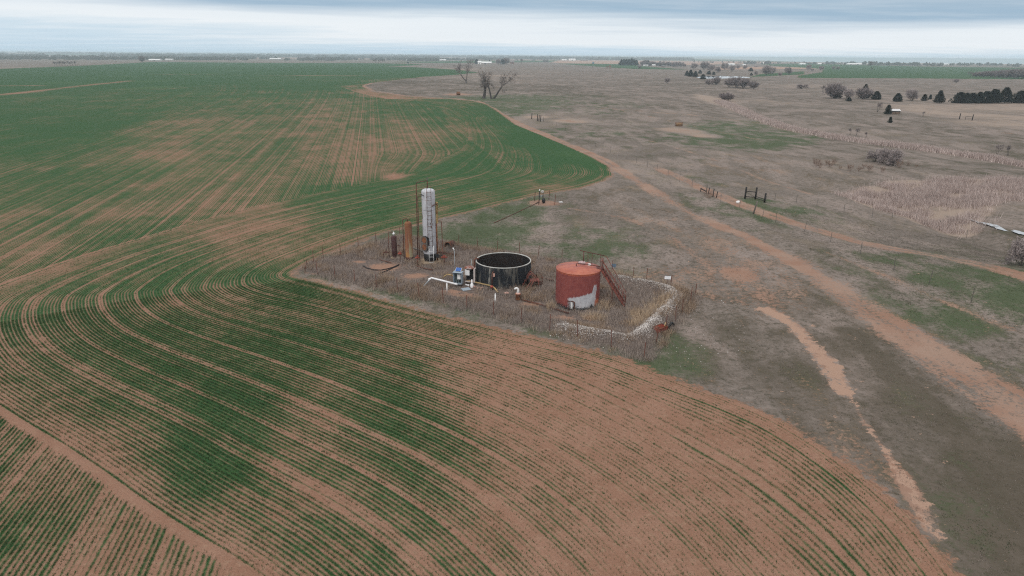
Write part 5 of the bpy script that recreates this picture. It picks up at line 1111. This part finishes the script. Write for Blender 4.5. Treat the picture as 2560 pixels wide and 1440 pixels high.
def bare_tree(seed, stems, spread, maxl, kids, r0, twig_w, lean=.25, L0=.38, droop=0, dirs=None):
    rg = np.random.default_rng(seed); tv, tf, cv, cf = [], [], [], []
    for k in range(stems):
        q = 2 * math.pi * (k + rg.uniform(0, .5)) / stems; d = np.array([math.cos(q) * lean, math.sin(q) * lean, 1.0]) if dirs is None else np.array(dirs[k], float)
        d /= np.linalg.norm(d); grow(rg, tv, tf, cv, cf, np.array([math.cos(q), math.sin(q), 0]) * r0 * (1.4 if stems > 1 else 0) - np.array([0, 0, .02]), d, L0, r0, 0, maxl, spread, twig_w, droop, kids, stems > 4)
    tv, cv = norm_h(tv, cv); return (tv, tf), (cv, cf)
def cedar(seed, wide, n=1500, lumps=9, leaf=.05, base=.06, power=.8):
    rg = np.random.default_rng(seed); tv, tf, cv, cf = [], [], [], []
    for k in range(5): tube_np(tv, tf, np.array([0, 0, k * .17 - .01]), np.array([0, 0, (k + 1) * .17]), .03 * (1 - k * .18), .03 * (1 - (k + 1) * .18), 6)
    ph = rg.uniform(0, 6.28, 6); am = rg.uniform(.08, .30, 6)
    for _ in range(n):
        z = base + (1 - base) * rg.uniform(0, 1) ** 1.15; q = rg.uniform(0, 6.28)
        rad = wide * ((1 - z) ** power) * (1 + sum(a * math.sin((i + 2) * q + p + z * 9) for i, (a, p) in enumerate(zip(am, ph)))) + .015
        if z < .16: rad *= .62 + 2.3 * z
        rr_ = rad * rg.uniform(.15, 1.0) ** .5 * rg.choice([1, 1, 1, 1.12])
        c = np.array([rr_ * math.cos(q), rr_ * math.sin(q), z]); out = np.array([math.cos(q), math.sin(q), rg.uniform(.1, 1.0)]); out /= np.linalg.norm(out)
        s = leaf * rg.uniform(.6, 1.4); side = np.cross(out, rg.normal(0, 1, 3)); side /= np.linalg.norm(side); nn = np.cross(out, side); b = len(cv)
        cv += [c - side * s * .5, c + side * s * .5, c + out * s * 1.4 + nn * s * .2]; cf.append((b, b + 1, b + 2))
        cv += [c - nn * s * .45, c + nn * s * .45, c + out * s * 1.2]; cf.append((b + 3, b + 4, b + 5))
    return (tv, tf), (cv, cf)
ORD = ['first', 'second', 'third', 'fourth', 'fifth', 'sixth', 'seventh', 'eighth', 'ninth', 'tenth', 'eleventh', 'twelfth', 'thirteenth', 'fourteenth', 'fifteenth', 'sixteenth', 'seventeenth', 'eighteenth']
def number_groups():
    import collections
    d = collections.defaultdict(list)
    for o in COL.objects:
        if o.parent is None and 'label' in o and 'group' in o: d[o['label']].append(o)
    for lab, os_ in d.items():
        if len(os_) > 1:
            os_.sort(key=lambda o: o.location.x / max(o.location.y, 1))
            for i, o in enumerate(os_): o['label'] = lab + ', ' + ORD[i] + ' from the left'
KIT = {}
def kit(name, parts, bark, leaf):
    (tv, tf), (cv, cf) = parts
    KIT[name] = (mesh_tri('trunk', tv, tf, bark), mesh_tri('crown', cv, cf, leaf))
kit('cottonwood', bare_tree(3, 2, .40, 4, 2, .028, .004, .22, .42, dirs=[(-.18, 0, 1), (.16, .1, 1)]), M['bark'], M['twig'])
kit('gnarled', bare_tree(11, 1, .60, 4, 2, .048, .0035, .1, .36, .6, dirs=[(-.05, 0, 1)]), M['bark_dark'], M['twig_dark'])
kit('gnarled2', bare_tree(23, 2, .50, 4, 2, .036, .0035, .1, .42, .5, dirs=[(.55, 0, 1), (-.25, .1, 1)]), M['bark_dark'], M['twig_dark'])
for i in range(3): kit('bush%d' % i, bare_tree(40 + i, 6, .50, 3, 3, .012, .009, .60, .42), M['bark'], M['twig_pale'])
for i in range(2): kit('bare%d' % i, bare_tree(60 + i, 2, .46, 4, 2, .020, .006, .22, .38), M['bark_dark'], M['twig'])
for i in range(2): kit('thicket%d' % i, bare_tree(70 + i, 8, .50, 3, 3, .012, .011, .60, .42), M['bark'], M['twig_mid'])
for i in range(2): kit('shrub%d' % i, bare_tree(80 + i, 6, .40, 2, 2, .012, .010, .45, .45), M['twig_red'], M['twig_red'])
for i in range(3): kit('cedar%d' % i, cedar(90 + i, .30 + .06 * i, 1900, leaf=.055), M['bark_dark'], M['cedar'])
kit('cedar_round', cedar(97, .52, 1900, leaf=.065, power=.55, base=.02), M['bark_dark'], M['cedar'])
kit('cedar_grey', cedar(99, .36, 1700, leaf=.06), M['bark'], M['cedar_grey'])
def plant(kind, px, py, hpx, label, cat='tree', group=None, wide=1.0, name=None, zoff=0.0):
    g = G(px, py); h = hpx * depth_at(g.x, g.y, g.z) / F_PX * 1.03
    nm = name or {'c': 'bare_tree', 'g': 'bare_tree', 'b': 'bare_shrub', 't': 'bare_shrub', 's': 'reddish_shrub'}.get(kind[0], 'tree')
    if kind.startswith('cedar'): nm = 'cedar_tree'
    if kind == 'cottonwood' or kind.startswith('bare'): nm = 'bare_tree'
    o = empty(nm, g + Vector((0, 0, zoff)), label, cat, group); 
    tr, cr_ = KIT[kind]
    for pn, me in (('trunk', tr), ('crown', cr_)):
        c = link(pn, me, o); c.scale = (h * wide, h * wide, h); c.rotation_euler = (0, 0, random.uniform(0, 6.28) if kind not in ('cottonwood', 'gnarled', 'gnarled2') else 0)
    return o
plant('cottonwood', 1166, 208, 54, 'tall slim bare tree with forked pale trunks behind the dirt road', wide=.95)
plant('gnarled', 1209, 246, 62, 'gnarled dark bare tree with crooked limbs beside the road bend', wide=1.15)
plant('gnarled2', 1231, 247, 68, 'dark bare tree leaning right beside the gnarled tree', wide=.8)
gE = 'cedars in the pasture row'
RIGHT = [('bare0', 2057, 231, 17, 'small bare tree at the left end of the right pasture thicket', 1.0), ('thicket0', 2086, 246, 34, 'big dense dark bare thicket in the right pasture', 1.15), ('cedar_grey', 2090, 246, 30, 'grey green cedar inside the big dark thicket', 1.0), ('bush0', 2118, 248, 24, 'grey leafless shrub right of the big dark thicket', 1.0), ('cedar_round', 2122, 253, 9, 'low dark cedar in front of the big thicket', 1.3),
 ('thicket1', 2158, 248, 26, 'bare thicket around the pointed cedar', 1.3), ('cedar1', 2160, 247, 33, 'pointed cedar rising out of a bare thicket', .9), ('cedar_round', 2190, 249, 19, 'broad dark cedar at the right end of the thicket', 1.1), ('cedar_round', 2243, 254, 19, 'broad cedar standing alone between thicket and bare shrub', 1.05), ('bush1', 2279, 252, 26, 'grey bare shrub between two cedars', .9), ('cedar_round', 2310, 252, 15, 'small round cedar right of the grey bare shrub', .8), ('cedar0', 2325, 249, 12, 'tiny upright cedar beside the small round cedar', 1.0), ('cedar_grey', 2347, 258, 29, 'pointed grey green cedar left of the long dark cedar row', 1.1),
 ('bare1', 2193, 280, 22, 'small bare tree left of the tin shed', .9), ('cedar_round', 2219, 286, 22, 'dark round cedar against the tin shed', .62), ('cedar_round', 2225, 307, 14, 'small dark cedar below the tin shed', .6), ('bare0', 2307, 291, 12, 'tiny bare sapling right of the tin shed', .9), ('bush2', 2003, 222, 11, 'low wide grey brush heap on the open pasture', 2.2), ('bush0', 2390, 207, 9, 'small grey bush below the far green field', 1.5), ('bare1', 2425, 193, 13, 'small bare tree at the end of the far right wood', .9),
 ('bush1', 1667, 208, 12, 'lone grey bush in the middle of the pasture', .8), ('thicket0', 1818, 253, 19, 'dark shrub clump at the head of the reed strip', 1.3), ('bare0', 2125, 337, 16, 'left one of three bare saplings by the reeds', .8), ('bare1', 2139, 341, 20, 'middle one of three bare saplings by the reeds', .8), ('bare0', 2165, 344, 14, 'right one of three bare saplings by the reeds', .8), ('bare1', 2492, 388, 26, 'left bare sapling of the pair in the reed strip', .7), ('bare0', 2519, 389, 26, 'right bare sapling of the pair in the reed strip', .7),
 ('bare1', 2178, 175, 21, 'round crowned bare tree standing in the far green field', 1.0), ('bush1', 2552, 664, 70, 'dark bare shrub at the right edge above the track', .9)]
for kind, px, py, h, lab, wd in RIGHT: plant(kind, px, py, h, lab, wide=wd, cat='shrub' if kind[0] in 'bt' and not kind.startswith('bare') else 'tree')
for i, (px, h, k) in enumerate([(2398, 25, 'cedar_round'), (2414, 24, 'cedar2'), (2429, 23, 'cedar_round'), (2446, 26, 'cedar2'), (2463, 27, 'cedar_round'), (2480, 32, 'cedar2'), (2487, 31, 'cedar1'), (2510, 36, 'cedar2'), (2549, 28, 'cedar_round'), (2566, 26, 'cedar2')]):
    plant(k, px, 258, h, 'dense dark cedar in the long row at the right edge' if px < 2530 else 'dark cedar at the right edge past the gap in the row', group='dark cedar row' if px < 2530 else 'cedars past the gap', wide=1.25)
for px, py, h, wd in [(1772, 213, 14, 1.2), (1790, 212, 17, 1.2), (1822, 218, 21, 1.2), (1842, 219, 24, 1.1), (1858, 221, 23, 1.1), (1884, 223, 18, 1.0)]: plant(random.choice(['thicket0', 'thicket1', 'bush0']), px, py, h, 'grey bare shrub in the line below the pond', cat='shrub', group='shrubs below the pond', wide=wd)
for px, py, h in [(1717, 190, 12), (1726, 192, 16), (1738, 193, 14), (1757, 198, 11), (1750, 184, 8), (1772, 186, 8), (1784, 187, 7), (1877, 178, 8), (1878, 189, 6)]: plant('cedar_round' if h < 12 else 'cedar2', px, py, h, 'small dark cedar standing around the pond', group='cedars around the pond', wide=1.1)
for px, py, h in [(1735, 173, 14), (1760, 174, 17), (1776, 178, 15), (1795, 181, 13), (1811, 175, 16), (1830, 179, 14), (1845, 173, 10), (1862, 173, 9), (1915, 189, 23), (1931, 185, 15), (1971, 186, 16), (1890, 187, 8), (1950, 190, 8)]: plant(random.choice(['bush0', 'bush1', 'bush2', 'thicket0']), px, py, h, 'grey bare tree in the belt beyond the pond', group='bare trees beyond the pond', wide=1.0)
for px, py, h in [(2021, 175, 12), (2052, 176, 10), (2084, 174, 8), (2095, 174, 7), (2030, 178, 6)]: plant('bush1', px, py, h, 'small bare tree at the left edge of the far green field', group='bare trees by the far green field', wide=.9)
for i in range(15): plant(random.choice(['thicket0', 'thicket1', 'bush1']), 2440 + i * 9.5, 192 + i * .35, 11 + i * .9, 'grey bare tree in the dense wood at the far right', group='dense wood at the far right', wide=1.1)
for i, (px, py, h) in enumerate([(2040, 416, 20), (2050, 420, 18), (2066, 413, 14), (2075, 418, 16), (2085, 411, 14), (2186, 404, 28), (2205, 406, 26), (2218, 412, 38), (2232, 414, 26), (2247, 419, 20), (2125, 428, 18), (2147, 428, 14), (2172, 429, 18), (2160, 420, 12), (2205, 431, 14), (2100, 424, 10), (2270, 415, 10), (2290, 418, 8)]):
    plant('shrub%d' % (i % 2) if h < 25 else 'bush%d' % (i % 3), px, py, h, 'reddish brown twiggy shrub above the reed bed' if h < 25 else 'taller grey twiggy shrub among the reddish shrubs', cat='shrub', group='twiggy shrubs above the reed bed' if h < 25 else 'taller shrubs above the reed bed', name='twiggy_shrub')
# far left
for i in range(9): plant('bare%d' % (i % 2), 137 + i * 6.5, 166 - i * .25, random.uniform(9, 13), 'bare tree in the small thicket on the far left field edge', group='far left thicket', wide=.9)
plant('thicket0', 356, 155.5, 14, 'round bare tree alone on the far left field crest', wide=.9)
for i in range(6): plant('bare%d' % (i % 2), 935 + i * 5.5, 158.2, random.uniform(8, 10), 'bare tree in the row behind the far field edge', group='bare row behind the field', wide=.8)
plant('cedar_round', 1020, 158.5, 4, 'tiny dark cedar alone at the far field edge', wide=1.0)
# farm groves
for px, py, h, k, lab in [(1192, 160, 11, 'cedar_round', 'dark cedar left of the white roofed barn'), (1224, 160, 10, 'cedar0', 'slim tree right of the white roofed barn'), (1246, 161, 12, 'bush0', 'bare tree at the left of the farm grove'), (1256, 161, 12, 'cedar_round', 'dark cedar in the middle of the farm grove'), (1266, 161, 14, 'thicket0', 'bare tree at the right of the farm grove'), (1304, 160, 12, 'bare0', 'lone slim bare tree right of the farm grove'), (1598, 172, 8, 'bush1', 'small bare bush below the cedar windbreak')]: plant(k, px, py, h, lab, wide=.95)
for i in range(7): plant('cedar_round' if i % 2 else 'cedar2', 1553 + i * 6.3, 163.4, random.uniform(13, 16) - (2 if i == 6 else 0), 'dense dark cedar in the square windbreak', group='cedar windbreak', wide=1.15)
for i in range(12): plant(['bush0', 'thicket1', 'cedar1', 'bush2'][i % 4], 1606 + i * 7.2, 164.5 + i * .12, random.uniform(8, 13), 'grey tree in the farm shelter belt right of the windbreak', group='farm shelter belt', wide=1.1)
for px, h in [(1684, 10), (1693, 12), (1702, 11), (1711, 7)]: plant('bush1', px, 167.5, h, 'rounded grey tree at the right end of the shelter belt', group='end of shelter belt', wide=1.1)

# ------------------------------------------------------------------ far buildings
def building(px, py, wpx, hpx, label, roof='roof_white', wall='house_white', cat='building', dep=.6, nwin=2, name='farm_building', rz=0.0, open_front=False):
    g = G(px, py); s = depth_at(g.x, g.y, g.z) / F_PX; w, h = wpx * s, hpx * s; d = w * dep
    t = empty(name, g, label, cat, rz=rz)
    eh = h * .62
    MB().add([(-w / 2, -d / 2, -.2), (w / 2, -d / 2, -.2), (w / 2, d / 2, -.2), (-w / 2, d / 2, -.2), (-w / 2, -d / 2, eh), (w / 2, -d / 2, eh), (w / 2, d / 2, eh), (-w / 2, d / 2, eh), (-w / 2, 0, h), (w / 2, 0, h)],
             [(0, 1, 5, 4), (2, 3, 7, 6), (1, 2, 6, 9, 5), (3, 0, 4, 8, 7)]).build('wall', M[wall], t)
    o = .04 * w; th = .02 * w + .05
    for sg in (-1, 1):
        MB().add([(-w / 2 - o, sg * (d / 2 + o), eh - o * .5), (w / 2 + o, sg * (d / 2 + o), eh - o * .5), (w / 2 + o, 0, h + th * .4), (-w / 2 - o, 0, h + th * .4), (-w / 2 - o, sg * (d / 2 + o), eh - o * .5 + th), (w / 2 + o, sg * (d / 2 + o), eh - o * .5 + th), (w / 2 + o, 0, h + th * 1.4), (-w / 2 - o, 0, h + th * 1.4)],
                 [(0, 1, 2, 3), (7, 6, 5, 4), (0, 4, 5, 1), (1, 5, 6, 2), (3, 7, 4, 0)]).build('roof', M[roof], t)
    dw = min(w * .16, 4)
    MB().box((w * .02, -d / 2 - .03, eh * .4), (dw, .06, eh * .8)).build('door', M['window_dark'] if not open_front else M['window_dark'], t)
    for k in range(nwin):
        x = -w * .36 + k * w * .72 / max(1, nwin - 1) if nwin > 1 else -w * .3
        MB().box((x, -d / 2 - .03, eh * .55), (w * .09, .05, eh * .3)).build('window', M['window_dark'], t)
    return t
building(1213, 160.5, 30, 5.5, 'long low barn with white roof beside the farm cedar', 'roof_white', 'beige')
building(1199, 160.5, 9, 7.5, 'small white farmhouse at the left of the long barn', 'roof_white', 'house_white')
building(1280, 159.8, 11, 8, 'brown barn with pale roof edge right of the farm grove', 'house_roof', 'brick_red')
building(1252, 161, 4, 3.6, 'tiny white shed below the farm grove', 'roof_white', 'house_white', nwin=1)
building(1410, 151.4, 11, 3.2, 'smaller of two bright white sheds on the far tan field', 'roof_white', 'house_white')
building(1430, 152.0, 16, 4.6, 'larger of two bright white sheds on the far tan field', 'roof_white', 'house_white')
building(1461, 151.6, 18, 2.2, 'low brown building right of the white sheds', 'house_roof', 'brick_red')
building(1614, 165, 12, 4.5, 'white farmhouse in the shelter belt', 'house_roof', 'house_white')
building(1634, 165.6, 8, 4, 'grey roofed house in the shelter belt', 'roof_white', 'beige')
building(1658, 168, 10, 3.4, 'low reddish shed at the foot of the shelter belt', 'house_roof', 'brick_red')
building(1826, 163, 18, 3.6, 'white building beyond the bare tree belt', 'roof_white', 'house_white')
building(1860, 163.5, 7, 3, 'small white house right of the long white building', 'roof_white', 'house_white', nwin=1)
building(1890, 167.5, 9, 3, 'low reddish shed on the far pasture rise', 'house_roof', 'brick_red')
building(1906, 159.4, 5, 3.4, 'tiny white house on the far right field edge', 'roof_white', 'house_white', nwin=1)
building(389, 151.6, 26, 3.2, 'long white building far left beyond the field crest', 'roof_white', 'house_white')
building(424, 150.4, 18, 2.8, 'white long shed right of the far left building', 'roof_white', 'house_white')
building(690, 148.4, 26, 2.4, 'long white building on the horizon left of centre', 'roof_white', 'house_white')
building(1022, 152.6, 10, 3.2, 'white house in the far town left of the tall tree', 'roof_white', 'house_white')
building(1040, 151.6, 9, 2.6, 'second white house in the far town', 'roof_white', 'beige')
building(1107, 151.4, 16, 2.4, 'low white building in the far town right of centre', 'roof_white', 'house_white')
for px, w in ((2005, 14), (2048, 9), (2125, 16), (2142, 20), (2172, 12), (2362, 14)): building(px, 161.4 + (px - 2000) * .0042, w, 3.4, {2005: 'white building at the left of the far right skyline', 2048: 'small beige house on the far right skyline', 2125: 'white shed left of the wide white hall on the skyline', 2142: 'wide white hall on the far right skyline', 2172: 'white house beside the round bare tree', 2362: 'pale building at the far right skyline end'}[px], 'roof_white', 'house_white' if px != 2048 else 'beige')
# tin shed among the pasture cedars
g = G(2237, 285); s = depth_at(g.x, g.y, g.z) / F_PX; t = empty('tin_shed', g, 'small shed with pale tin roof beside a dark cedar', 'shed', rz=-.12)
w, h = 20 * s, 10 * s
MB().box((0, w * .22, h * .45), (w, .12, h * .9)).box((-w / 2, 0, h * .45), (.12, w * .44, h * .9)).box((w / 2, 0, h * .40), (.12, w * .44, h * .8)).build('wall', M['plank'], t)
MB().box((0, -.05, h * .96), (w * 1.14, w * .62, .12), rx=.30).build('roof', M['tin'], t)
for x in (-w / 2, 0, w / 2): MB().tube([(x, -w * .24, 0), (x, -w * .24, h * .78)], .09, 6).build('post', M['wood'], t)
MB().box((0, -w * .2, h * .3), (w * .96, .1, h * .5)).build('front_board', M['plank'], t)
# rusty frame and tank on the far green strip
g = G(1521, 172); s = depth_at(g.x, g.y, g.z) / F_PX; t = empty('hay_trailer', g, 'rusty red metal frame trailer on the far pasture', 'trailer')
w = 13 * s
MB().box((0, 0, w * .42), (w, w * .3, w * .05)).build('deck', M['rust'], t)
for x in (-.45, -.15, .2, .45): MB().box((w * x, 0, w * .2), (w * .05, w * .22, w * .42)).build('leg', M['rust'], t)
MB().box((w * .28, 0, w * .5), (w * .4, w * .25, w * .14)).build('load', M['valve_red'], t)
g = G(1483, 159.6); s = depth_at(g.x, g.y, g.z) / F_PX; t = empty('water_tank', g, 'small dark blue tank standing on the far green strip', 'tank')
MB().lathe([(0, 0), (2.6 * s, 0), (2.6 * s, 4 * s), (1.8 * s, 4.6 * s), (0, 4.8 * s)], n=16).build('shell', M['sign_blue'], t); MB().lathe([(0, 4.7 * s), (.7 * s, 4.7 * s), (.7 * s, 5.2 * s), (0, 5.2 * s)], n=10).build('hatch', M['black'], t)
tag(MB().tube([(0, 0, 0), (0, 0, 3.2)], .22, 6).box((0, 0, 3.2), (.6, .5, .3)).build('gate_post', M['dark_wood'], None, loc=G(1481.5, 171)), 'short dark post left of the rusty trailer', 'post')
# hay
g = G(1697, 315); t = empty('hay_feeder', g, 'rusty ring hay feeder with old hay on bare ground', 'feeder')
ring = lambda r, z: [(r * math.cos(k * math.pi / 12), r * math.sin(k * math.pi / 12), z) for k in range(25)]
for z in (.1, .62, 1.15): MB().tube(ring(1.15, z), .035, 6, cap=False).build('hoop', M['rust'], t)
for k in range(16): a = k * math.pi / 8; MB().tube([(1.15 * math.cos(a), 1.15 * math.sin(a), .05), (1.15 * math.cos(a), 1.15 * math.sin(a), 1.15)], .025, 5).build('bar', M['rust'], t)
MB().lathe([(0, 0), (.95, 0), (1.0, .45), (.85, .85), (.5, 1.0), (0, 1.05)], n=18).build('hay', M['hay'], t)
b = G(1146, 238); t = empty('hay_bale', b, 'single dark round hay bale near the gnarled tree', 'bale', rz=.3)
MB().lathe([(0, -.9), (.75, -.9), (.88, -.75), (.9, 0), (.88, .75), (.75, .9), (0, .9)], (0, 0, .8), 20, axis='X').build('roll', M['bale'], t)
MB().lathe([(.89, -.5), (.92, -.45), (.92, -.4), (.89, -.35)], (0, 0, .8), 20, axis='X').lathe([(.89, .35), (.92, .4), (.92, .45), (.89, .5)], (0, 0, .8), 20, axis='X').build('twine', M['rust'], t)

# ------------------------------------------------------------------ pasture fences
def wire_fence(name, pts, label, hpost=1.25, mat='post', strands=(.45, .8, 1.12), rad=.022):
    P3 = [G(*p) for p in pts]; t = empty(name, P3[0], label, 'fence'); O_ = P3[0]; pm = t_post(hpost, rad).build('post', M[mat], t)
    for i, p in enumerate(P3):
        o = pm if i == 0 else pm.copy()
        if i: COL.objects.link(o)
        o.location = p - O_; o.rotation_euler = (random.gauss(0, .04), random.gauss(0, .04), random.uniform(0, 6)); o.scale = (1, 1, random.uniform(.85, 1.1))
    for h in strands:
        mb = MB(); mb.tube([p - O_ + Vector((0, 0, h)) for p in P3], .005, 3, cap=False); mb.build('wire', M['wire'], t)
    return t
wire_fence('wire_fence', [(1369, 308), (1380, 313), (1391, 317), (1413, 327), (1427, 334), (1442, 343), (1457, 350), (1472, 358), (1489, 365), (1507, 372), (1526, 381), (1547, 389), (1567, 397), (1591, 408), (1618, 418), (1642, 429), (1670, 441), (1699, 455), (1730, 468)], 'wire fence along the upper dirt road to the brush gate', 1.3, 'post_grey', rad=.022)
wire_fence('wire_fence', [(1802, 506), (1848, 520), (1906, 544), (1939, 557), (2011, 578), (2076, 606), (2151, 636), (2234, 677), (2322, 711), (2427, 757), (2556, 806), (2700, 870)], 'wire fence between the dirt road and the lower track', 1.25, 'post_grey')
wire_fence('wire_fence', [(1915, 507), (1937, 500), (1990, 507), (2042, 514), (2110, 527), (2181, 540), (2230, 545), (2290, 549), (2350, 565), (2417, 590)], 'wire fence running from the dark corner brace to the creek', 1.1, 'post_grey')
def stake(px, py, h, r, label, mat='dark_wood', lean=(0, 0), grp=None, name='wood_post'):
    o = MB().tube([(0, 0, -.1), (lean[0] * .5, lean[1] * .5, h * .5), (lean[0], lean[1], h)], [r, r * .95, r * .85], 8).build(name, M[mat], None, loc=G(px, py)); return tag(o, label, 'post', grp)
# corner brace
g0, g1, g2 = G(1862, 497), G(1888, 498), G(1911, 506); t = empty('corner_brace', g0, 'dark timber fence corner brace with cross rails', 'fence')
for p in (g0, g1, g2): MB().tube([p - g0, p - g0 + Vector((.05, 0, 1.75 if p is not g2 else 1.35))], .13, 8).build('post', M['dark_wood'], t)
for z0_, z1_ in ((1.15, 1.05), (.35, .3)): MB().tube([Vector((0, 0, z0_)), g1 - g0 + Vector((0, 0, z1_))], .06, 6).build('rail', M['dark_wood'], t)
MB().tube([Vector((0, 0, 1.05)), g1 - g0 + Vector((0, 0, .3))], .03, 5).build('diagonal', M['wood'], t)
for z_ in (.2, .45): MB().tube([g1 - g0 + Vector((0, 0, z_)), g2 - g0 + Vector((0, 0, z_))], .05, 6).build('rail', M['dark_wood'], t)
stake(1883, 535, 1.75, .11, 'leaning grey wooden post beside the lower track', 'wood', (.35, 0))
# brush gate left of it
g0 = G(1750, 478); t = empty('brush_gate', g0, 'broken wooden gate tangled in dead brush by the track', 'gate')
for px, py, h in ((1751, 479, .55), (1765, 484, 1.5), (1771, 484, .9), (1782, 492, 1.2), (1791, 494, .9)):
    p = G(px, py) - g0; MB().tube([p, p + Vector((.12, .1, h))], .07, 6).build('post', M['wood'] if h > 1.3 else M['dark_wood'], t)
MB().tube([G(1751, 479) - g0 + Vector((0, 0, .5)), G(1765, 484) - g0 + Vector((0, 0, .35))], .08, 6).build('rail', M['dark_wood'], t)
mb = MB()
for k in range(60):
    p = G(1764 + random.uniform(0, 30), 482 + random.uniform(0, 14)) - g0 if k % 6 == 0 else p + Vector((random.gauss(0, .25), random.gauss(0, .25), 0)); d = Vector((random.gauss(0, .5), random.gauss(0, .4), random.uniform(.1, .9))); mb.tube([p, p + d], .014, 3, cap=False)
o = mb.build('brush', M['twig_red'], t); o['kind'] = 'stuff'
# gate by the upper road
for px, py, h, lab in ((1329, 297, 1.9, 'leaning dark wooden post left of the upper gate'), (1343, 303, 2.2, 'left dark post of the upper gate'), (1347, 303, 1.9, 'middle dark post of the upper gate'), (1351, 304, 1.9, 'right dark post of the upper gate')): stake(px, py, h, .13, lab, 'dark_wood', (.12, 0), 'posts of the upper gate')
g0, g1 = G(1351, 304), G(1359, 304); t = empty('wire_gate', g0, 'thin grey wire gate right of the upper gate posts', 'gate')
for z in (.3, .8, 1.3): MB().tube([Vector((0, 0, z)), g1 - g0 + Vector((0, 0, z))], .03, 5).build('rail', M['galv'], t)
MB().tube([g1 - g0, g1 - g0 + Vector((0, 0, 1.5))], .06, 6).build('end_post', M['wood'], t)
for px, py, lab in ((2398, 298, 'left dark post of the far right pasture gate'), (2430, 301, 'right dark post of the far right pasture gate')): stake(px, py, 1.9, .16, lab, 'dark_wood', (0.1, 0), 'far right gate posts')
g0, g1 = G(2413, 299), G(2430, 301); tag(MB().tube([Vector((0, 0, 1.1)), g1 - g0 + Vector((0, 0, 1.1))], .07, 6).tube([Vector((0, 0, 0)), Vector((0, 0, 1.15))], .07, 6).tube([Vector((0, 0, .5)), g1 - g0 + Vector((0, 0, .5))], .05, 6).build('pole_gate', M['wood'], None, loc=g0), 'grey pole gate between the far right gate posts', 'gate')
# bleached trash by the track and a few loose things
for px, py, sc_, lab in ((1844, 508, .22, 'larger white bucket scrap by the lower track'), (1846, 505.5, .16, 'smaller white bucket scrap by the lower track')):
    tag(MB().lathe([(0, 0), (sc_, 0), (sc_ * 1.15, sc_ * 1.3), (sc_ * 1.0, sc_ * 1.3), (0, sc_ * .3)], n=12).build('bucket_scrap', M['white'], None, loc=G(px, py)), lab, 'bucket')

# ------------------------------------------------------------------ woods along the horizon (one far mass)
def far_woods():
    n = 11000; az = np.radians(RNG.uniform(-46, 46, n)); d = np.exp(RNG.uniform(np.log(2300), np.log(11000), n))
    band = vnoise(az * 24 + 5, np.log(d) * 7, 101)
    azd = np.degrees(az)
    x, y = d * np.sin(az), d * np.cos(az)
    k = (band > .46) & ~((azd > 14) & (d > 3000)) & ~((azd > 9) & (d < 3600) & (d > 2700) & (band < .7))
    k &= ~inside(x, y, FIELD_POLY)
    for pl in FAR_GREEN + FAR_TAN: k &= ~inside(x, y, pl)
    x, y, d = x[k], y[k], d[k]; n = len(x); z = height(x, y)
    # skyline trees on the far right crest
    m_ = 190; a2 = np.radians(np.concatenate([RNG.normal(27, 4.5, m_ // 2), RNG.uniform(14, 40, m_ // 2)])); d2 = RNG.uniform(2450, 2750, len(a2)); x = np.concatenate([x, d2 * np.sin(a2)]); y = np.concatenate([y, d2 * np.cos(a2)]); d = np.concatenate([d, d2]); z = np.concatenate([z, np.zeros(len(a2))]); n = len(x)
    per = 18; h = RNG.uniform(3.5, 8, n); w = RNG.uniform(6, 16, n) * np.where(d > 4000, 2.2, 1.0); w[-m_:] = RNG.uniform(3, 7, m_); h[-m_:] = RNG.uniform(3, 8, m_)
    q = RNG.uniform(0, 6.28, (n, per)); u = RNG.uniform(0, 1, (n, per)); rr_ = np.sqrt(np.clip(1 - (u * 1.15 - .35) ** 2, .05, 1)) * RNG.uniform(.5, 1, (n, per))
    cx = x[:, None] + np.cos(q) * rr_ * w[:, None] * .5; cy = y[:, None] + np.sin(q) * rr_ * w[:, None] * .5; cz = z[:, None] + u * h[:, None] * .85
    s = (w * .22)[:, None] * RNG.uniform(.6, 1.5, (n, per))
    tri = np.stack([np.stack([cx - s, cy, cz - s * .3], -1), np.stack([cx + s, cy + s * .4, cz], -1), np.stack([cx + RNG.uniform(-.4, .4, cx.shape) * s, cy, cz + s * 1.3], -1)], 2).reshape(-1, 3)
    o = link('distant_woods', np_mesh('distant_woods', tri, np.arange(len(tri)).reshape(-1, 3), M['far_tree'])); tag(o, 'hazy belt of distant woods along the horizon', 'woods', kind='stuff')
M['far_tree'] = island_mat('far_tree', [(0.09, 0.10, 0.09), (0.13, 0.125, 0.115), (0.16, 0.155, 0.14), (0.08, 0.10, 0.08)])
far_woods()

# ------------------------------------------------------------------ the air: pale haze
hz = bpy.data.meshes.new('haze'); S_, z0_, z1_ = 21500.0, -160.0, 24.0
hz.from_pydata([(sx * S_, sy * S_, z) for z in (z0_, z1_) for sx, sy in ((-1, -1), (1, -1), (1, 1), (-1, 1))], [], [(3, 2, 1, 0), (4, 5, 6, 7), (0, 1, 5, 4), (1, 2, 6, 5), (2, 3, 7, 6), (3, 0, 4, 7)])
hm_ = bpy.data.materials.new('haze'); hm_.use_nodes = True; hn = hm_.node_tree; hn.nodes.clear(); Hn = NT(hn)
pv = Hn.n('ShaderNodeVolumePrincipled'); pv.inputs['Color'].default_value = (0.74, 0.90, 1.0, 1); pv.inputs['Density'].default_value = 0.00019; pv.inputs['Anisotropy'].default_value = 0.0
ho = Hn.n('ShaderNodeOutputMaterial'); hn.links.new(pv.outputs[0], ho.inputs['Volume']); hz.materials.append(hm_)
tag(link('haze', hz), kind='stuff')

number_groups()
